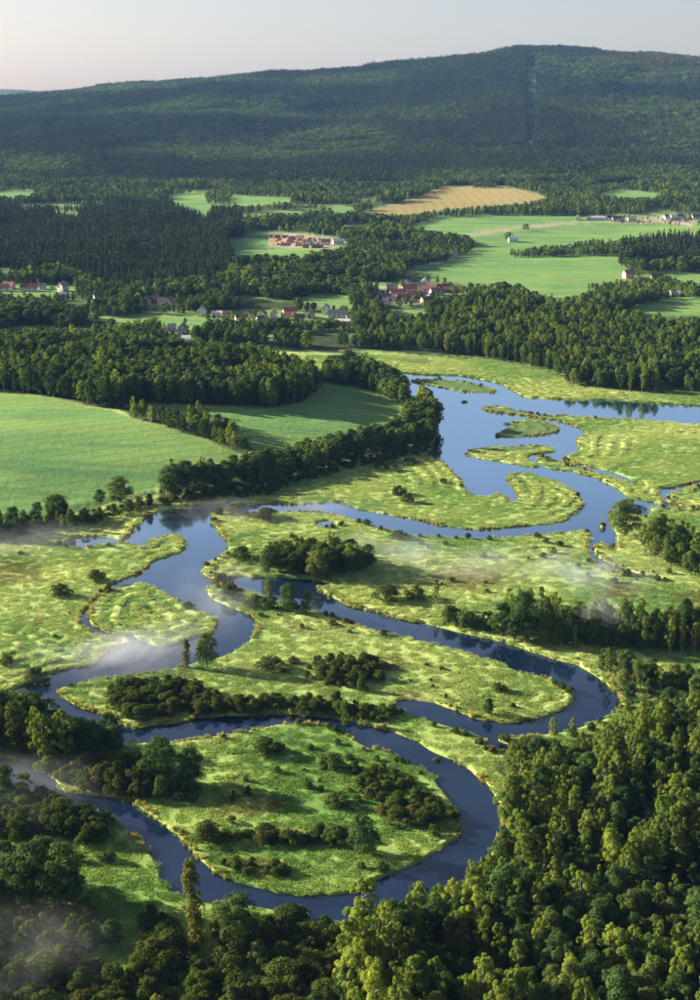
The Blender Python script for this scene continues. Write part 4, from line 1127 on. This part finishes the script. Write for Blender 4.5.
# ------------------------------------------------------------------ houses
HM = {
 'white': plain_material('white_render', (0.66, 0.63, 0.58), .85, .15), 'cream': plain_material('cream_render', (0.72, 0.62, 0.46), .85, .15),
 'pink': plain_material('pink_render', (0.62, 0.36, 0.28), .85, .15), 'wood': plain_material('weathered_boards', (0.22, 0.15, 0.10), .85, .3),
 'red': plain_material('red_tiles', (0.30, 0.12, 0.085), .8, .25, .8, (0.40, 0.20, 0.14)), 'brown': plain_material('brown_tiles', (0.16, 0.085, 0.06), .8, .25),
 'grey': plain_material('grey_sheet_roof', (0.30, 0.32, 0.36), .6, .2), 'slate': plain_material('slate_roof', (0.11, 0.12, 0.15), .6, .2),
 'lightroof': plain_material('pale_sheet_roof', (0.70, 0.68, 0.66), .6, .15),
 'glass': plain_material('window_glass', (0.03, 0.04, 0.05), .15, .1), 'brick': plain_material('chimney_brick', (0.30, 0.13, 0.09), .9, .2),
 'log': plain_material('fresh_timber', (0.50, 0.34, 0.24), .9, .35, 1.5, (0.38, 0.24, 0.17)), 'steel': plain_material('painted_steel', (0.50, 0.47, 0.40), .6, .15),
}
def box(V, F, x0, x1, y0, y1, z0, z1):
    o = len(V)
    V += [(x0, y0, z0), (x1, y0, z0), (x1, y1, z0), (x0, y1, z0), (x0, y0, z1), (x1, y0, z1), (x1, y1, z1), (x0, y1, z1)]
    F += [tuple(o + i for i in q) for q in ((3, 2, 1, 0), (4, 5, 6, 7), (0, 1, 5, 4), (1, 2, 6, 5), (2, 3, 7, 6), (3, 0, 4, 7))]
def pydata(name, V, F, mat):
    me = bpy.data.meshes.new(name); me.from_pydata([tuple(map(float, v)) for v in V], [], F); me.materials.append(mat); me.update(); return me
def house(px, py, L, Wd, Hw, Hr, rot, wall, roof, label, group, name='house', cat='house'):
    x, y, z = on_ground(np.array([float(px)]), np.array([float(py)])); x, y, z = x[0], y[0], z[0]
    L, Wd, Hw, Hr = L * .86, Wd * .88, Hw * .9, Hr * .9
    e = bpy.data.objects.new(name, None); COL.objects.link(e); e.location = (x, y, z - .3); e.rotation_euler = (0, 0, math.radians(rot))
    tag(e, label, cat, group)
    V, F = [], []; l, w = L / 2, Wd / 2
    V = [(-l, -w, 0), (l, -w, 0), (l, w, 0), (-l, w, 0), (-l, -w, Hw), (l, -w, Hw), (l, w, Hw), (-l, w, Hw), (-l, 0, Hw + Hr), (l, 0, Hw + Hr)]
    F = [(0, 1, 5, 4), (2, 3, 7, 6), (1, 2, 6, 9, 5), (3, 0, 4, 8, 7), (3, 2, 1, 0)]
    add('wall', pydata('wall', V, F, HM[wall]), e)
    ov = .5; k = Hr / w; V, F = [], []
    for s in (-1, 1):
        o = len(V); ed = s * (w + ov); ez = Hw - k * ov; t = .22
        V += [(-l - ov, ed, ez + .05), (l + ov, ed, ez + .05), (l + ov, 0, Hw + Hr + .05), (-l - ov, 0, Hw + Hr + .05),
              (-l - ov, ed, ez + t + .05), (l + ov, ed, ez + t + .05), (l + ov, 0, Hw + Hr + t + .05), (-l - ov, 0, Hw + Hr + t + .05)]
        F += [tuple(o + i for i in q) for q in ((0, 1, 2, 3), (4, 5, 6, 7), (0, 1, 5, 4), (0, 3, 7, 4), (1, 2, 6, 5))]
    r = add('roof', pydata('roof', V, F, HM[roof]), e)
    if cat == 'house':
        V, F = [], []; box(V, F, l * .35, l * .35 + .8, -.4 + w * .25, .4 + w * .25, Hw + Hr * .4, Hw + Hr + 1.0)
        add('chimney', pydata('chimney', V, F, HM['brick']), r)
    nwin = max(2, int(L / 4))
    V, F = [], []; box(V, F, -.55, .55, -.06, .06, 0, 1.5)
    wm = pydata('window', V, F, HM['glass'])
    for s in (-1, 1):
        for i in range(nwin):
            o = add('window', wm, e); o.location = (-l + L * (i + .5) / nwin, s * (w + .03), Hw - 2.3)
    V, F = [], []; box(V, F, -.06, .06, -.55, .55, 0, 1.5)
    o = add('window', pydata('window', V, F, HM['glass']), e); o.location = (-l - .03, w * .35, Hw - 2.2)
    V, F = [], []; box(V, F, -.06, .06, -.5, .5, 0, 2.1)
    o = add('door', pydata('door', V, F, HM['wood']), e); o.location = (-l - .03, -w * .4, .3)
    return e
ROOFW = {'red': 'red', 'brown': 'brown', 'grey': 'grey', 'slate': 'dark slate', 'lightroof': 'pale'}
def row(specs, place, group, name='house', cat='house'):
    specs = sorted(specs, key=lambda s: s[0])
    for i, (px, py, L, Wd, Hw, Hr, rot, wall, roof) in enumerate(specs):
        n = len(specs)
        q = 'leftmost' if i == 0 else 'rightmost' if i == n - 1 else (ORD[i] + ' from left')
        lab = '%s %s with %s roof, %s %s' % ({'white': 'white', 'cream': 'cream', 'pink': 'pink', 'wood': 'timber'}[wall], cat, ROOFW[roof], q, place)
        house(px, py, L, Wd, Hw, Hr, rot, wall, roof, lab, group, name, cat)
row([(4,291,13,9,5,4,15,'white','red'), (9,289,14,9,5,4,-10,'pink','red'), (27,291,16,9,5.5,3.5,5,'white','brown'), (33,291,12,9,5,4,0,'white','red'),
     (42,289,10,8,4,3,20,'white','grey'), (63,291,12,9,7,5,60,'white','red'), (64,297,9,6,4,2,0,'white','grey')], 'near left edge', 'houses near the left edge')
row([(147,304,9,9,6,4,80,'cream','brown'), (155,303,10,8,5,4,10,'wood','red'), (163,305,12,8,5,4,0,'cream','grey'), (170,306,13,9,6,5,70,'white','red'), (176,305,10,8,5,4,0,'wood','brown'),
     (202,316,10,9,7,4,85,'white','grey'), (219,316,16,8,4,2,0,'white','lightroof'), (227,317,9,7,4,3,0,'cream','red'), (183,334,10,9,7,4,80,'white','slate'), (172,330,8,7,4,3,0,'white','grey')], 'left of centre', 'houses left of centre')
row([(263,319,9,8,6,4,80,'cream','brown'), (262,323,12,8,5,3,20,'white','slate'), (274,318,8,7,6,3,80,'white','grey'), (268,327,14,8,4,2.5,0,'cream','slate'), (283,326,12,8,4,2.5,10,'cream','grey'),
     (290,316,15,10,6,4,10,'cream','red'), (286,320,10,8,5,3,0,'pink','red'), (326,314,9,8,8,3,80,'white','grey'), (337,317,20,10,5,3,0,'cream','slate'), (343,324,18,9,4,1.8,0,'white','lightroof')], 'in the central hamlet', 'houses in the central hamlet')
row([(183,345,26,12,5,2,8,'white','grey'), (190,342,16,10,5,2,8,'white','lightroof')], 'below the left hamlet', 'pale sheds below the left hamlet', 'shed', 'shed')
row([(384,300,16,10,5,3,14,'cream','slate'), (392,290,14,9,5,3,0,'white','slate'), (398,296,20,10,5,4,15,'cream','red'), (404,301,17,10,5,4,8,'white','red'), (406,287,10,9,6,3,80,'white','grey'),
     (409,293,18,10,6,5,10,'pink','red'), (414,299,16,9,6,4,0,'white','red'), (418,289,20,10,5,3,0,'cream','slate'), (422,298,14,9,5,3,70,'white','slate'), (427,303,14,9,5,3,20,'pink','brown'),
     (425,286,10,8,7,3,85,'white','grey'), (430,292,16,9,5,4,-10,'pink','red'), (434,298,14,9,6,3,75,'white','slate'), (437,295,18,9,5,4,20,'white','red'), (443,291,16,9,5,4,0,'cream','brown'), (452,292,22,9,4,3,5,'wood','red')],
    'in the red-roofed village', 'buildings of the red-roofed village', 'village_house', 'house')
row([(578,220,12,9,6,4,80,'cream','grey'), (590,220,14,9,5,3,0,'white','grey'), (598,220,26,10,5,3,0,'white','lightroof'), (610,220,14,9,5,4,10,'white','brown'), (617,221,18,9,5,4,0,'white','slate'),
     (632,221,16,9,5,3,0,'cream','grey'), (666,219,12,9,5,4,30,'white','slate'), (674,220,14,9,6,4,10,'white','lightroof'), (680,219,12,9,6,4,0,'white','slate'), (687,218,16,10,7,4,70,'white','brown'), (696,219,14,9,5,4,0,'cream','slate')],
    'beyond the big field', 'houses beyond the big field')
row([(98,300,10,8,5,4,20,'white','brown'), (112,303,9,8,5,3,80,'cream','red'), (128,300,11,8,5,4,0,'white','grey'), (240,322,10,8,5,4,15,'white','red'), (248,317,9,8,5,3,70,'cream','slate'), (300,322,10,8,5,4,0,'white','brown'),
     (310,318,12,8,5,4,75,'white','red'), (352,322,12,8,5,3,10,'cream','grey'), (360,316,10,8,5,4,80,'white','red'), (470,296,12,8,5,4,10,'white','brown'), (366,300,12,8,5,4,70,'white','red'), (374,294,10,8,5,4,0,'cream','slate')], 'of those half hidden among trees', 'cottages half hidden among the trees', 'cottage', 'cottage')
house(513, 242, 16, 10, 5, 3.5, 5, 'white', 'lightroof', 'lone white farmhouse in the middle of the big green field', 'farm buildings')
house(628, 278, 13, 10, 7, 4, 20, 'pink', 'red', 'brick-red barn house at the edge of the spruce stand', 'farm buildings')
house(657, 280, 16, 9, 4, 4, 5, 'wood', 'brown', 'low dark timber barn below the spruce stand', 'farm buildings', 'barn', 'barn')
house(633, 303, 10, 8, 5, 3, 70, 'white', 'grey', 'small white house in the hedge above the lake wood', 'farm buildings')
house(675, 296, 12, 8, 4, 3, 0, 'white', 'lightroof', 'small pale house near the right edge by the upper field', 'farm buildings')
house(453, 257, 14, 9, 4, 3, 10, 'white', 'grey', 'left white house at the end of the farm track', 'farm buildings')
house(447, 258, 12, 8, 4, 3, 10, 'white', 'brown', 'brown-roofed house at the end of the farm track', 'farm buildings')
house(569, 249, 9, 8, 5, 3, 60, 'white', 'grey', 'small white house hidden in the hedge of big field', 'farm buildings')
house(309, 247, 14, 10, 7, 4, 70, 'white', 'grey', 'white shed in front of the timber yard', None, 'shed', 'shed')
house(338, 244, 18, 10, 6, 3, 10, 'cream', 'lightroof', 'cream shed right of the timber yard', None, 'shed', 'shed')
house(326, 245, 14, 9, 6, 4, 0, 'cream', 'red', 'red-roofed shed at the right end of the timber yard', None, 'shed', 'shed')

# timber yard: piles of logs
def pile_mesh(seed):
    rng = np.random.default_rng(seed); V, F = [], []; r = .42; n = 9
    for lay in range(6):
        for i in range(n - lay):
            y = (i - (n - lay - 1) / 2) * r * 1.95; z = r + lay * r * 1.7; l = rng.uniform(5.2, 6.4)
            v, f = tube([(-l, y, z), (l, y, z)], [r * rng.uniform(.85, 1), r * rng.uniform(.8, 1)], 6)
            o = len(V); V += [tuple(a) for a in v]; F += [tuple(o + j for j in q) for q in f]
            F.append(tuple(o + j for j in range(6))); F.append(tuple(o + 6 + j for j in range(6)))
    return pydata('log_pile', V, F, HM['log'])
PILES = [pile_mesh(s) for s in range(3)]
prng = random.Random(4)
k = 0
ROWP = ['back', 'second', 'third', 'front']
for r in range(4):
    for c in range(8):
        px = 273 + c * 6.4 + r * .8 + prng.uniform(-2, 2); py = 237.5 + r * 2.6 + c * .3 + prng.uniform(-.9, .9)
        x, y, z = on_ground(np.array([px]), np.array([py]))
        o = add('log_pile', PILES[prng.randrange(3)]); o.location = (x[0], y[0], z[0] - .1)
        o.rotation_euler = (0, 0, prng.uniform(-.7, .7)); s = prng.uniform(.6, 1.15); o.scale = (s * .9, s * 1.2, s)
        q = 'leftmost' if c == 0 else 'rightmost' if c == 7 else ORD[c] + ' from left'
        tag(o, 'orange-brown log pile, %s in the %s row of the timber yard' % (q, ROWP[r]), 'log pile', 'log piles of the timber yard')
# the sawmill's conveyor and mast
x, y, z = on_ground(np.array([321.0]), np.array([243.0])); x, y, z = x[0], y[0], z[0]
e = bpy.data.objects.new('conveyor', None); COL.objects.link(e); e.location = (x, y, z); tag(e, 'pale steel conveyor and mast behind the timber yard', 'conveyor')
v, f = tube([(-14, 0, 16), (6, 0, 1)], [.7, .7], 4); add('belt', pydata('belt', v, f, HM['steel']), e)
v, f = tube([(3, 1.5, 0), (3, 1.5, 20)], [.7, .5], 6); add('mast', pydata('mast', v, f, HM['steel']), e)
for sx in (-11, -4):
    zz = 16 - (sx + 14) * 15 / 20
    v, f = tube([(sx, 0, 0), (sx, 0, zz - .5)], [.35, .3], 4); add('leg', pydata('leg', v, f, HM['steel']), e)

# ------------------------------------------------------------------ air
def volume_mat(name, col, density, aniso=0.0, noise=None):
    m, nt = newmat(name); n = N(nt)
    v = n.node('ShaderNodeVolumePrincipled')
    v.inputs['Color'].default_value = (*col, 1); v.inputs['Anisotropy'].default_value = aniso
    if noise:
        tc = n.node('ShaderNodeTexCoord').outputs['Object']
        ln = n.node('ShaderNodeVectorMath', operation='LENGTH'); n.link(tc, ln.inputs[0])
        fall = n.ramp(ln.outputs['Value'], 1.0, 0.15)
        pos = n.node('ShaderNodeNewGeometry').outputs['Position']
        f = n.ramp(n.noise(pos, noise, 4, .6, .6), .36, .74)
        n.put(v.inputs['Density'], n.math('MULTIPLY', n.math('MULTIPLY', f, fall), density))
    else: v.inputs['Density'].default_value = density
    o = n.node('ShaderNodeOutputMaterial'); n.link(v.outputs[0], o.inputs['Volume'])
    return m
V, F = [], []; box(V, F, -26000, 26000, -200, 15600, -4.0, 640)
tag(add('haze', pydata('haze', V, F, volume_mat('haze', (0.24, 0.46, 0.95), 2.0e-5))), kind='stuff')

# wisps of morning mist over the water and along the wood edges
def mist(px, py, rx, ry, rz, dens, turn=0.0, lift=.55):
    x, y, z = on_ground(np.array([float(px)]), np.array([float(py)]))
    V, F = [], []; nu, nv = 20, 10
    for j in range(1, nv):
        for i in range(nu):
            t = math.pi * j / nv; a = 2 * math.pi * i / nu; V.append((math.sin(t) * math.cos(a), math.sin(t) * math.sin(a), math.cos(t)))
    V += [(0, 0, 1), (0, 0, -1)]
    for j in range(nv - 2):
        for i in range(nu):
            F.append((j * nu + i, (j + 1) * nu + i, (j + 1) * nu + (i + 1) % nu, j * nu + (i + 1) % nu))
    for i in range(nu):
        F.append((len(V) - 2, i, (i + 1) % nu)); F.append((len(V) - 1, (nv - 2) * nu + (i + 1) % nu, (nv - 2) * nu + i))
    o = add('mist', pydata('mist', V, F, volume_mat('mist', (0.86, 0.94, 1.0), dens, .0, .045)))
    o.location = (x[0], y[0], z[0] + rz * lift); o.scale = (rx, ry, rz); o.rotation_euler = (0, 0, turn)
    tag(o, kind='stuff')
mist(148, 654, 30, 34, 6, .060)
mist(85, 668, 34, 24, 5, .026)
mist(215, 600, 30, 60, 5, .014)
mist(30, 547, 80, 34, 7, .010)
mist(262, 514, 70, 24, 5, .016)
mist(592, 580, 34, 40, 7, .026)
mist(470, 570, 60, 36, 6, .013)
mist(390, 556, 40, 30, 7, .020)
mist(604, 636, 14, 14, 12, .050)
mist(25, 965, 34, 30, 8, .009)
mist(25, 800, 34, 30, 7, .014)
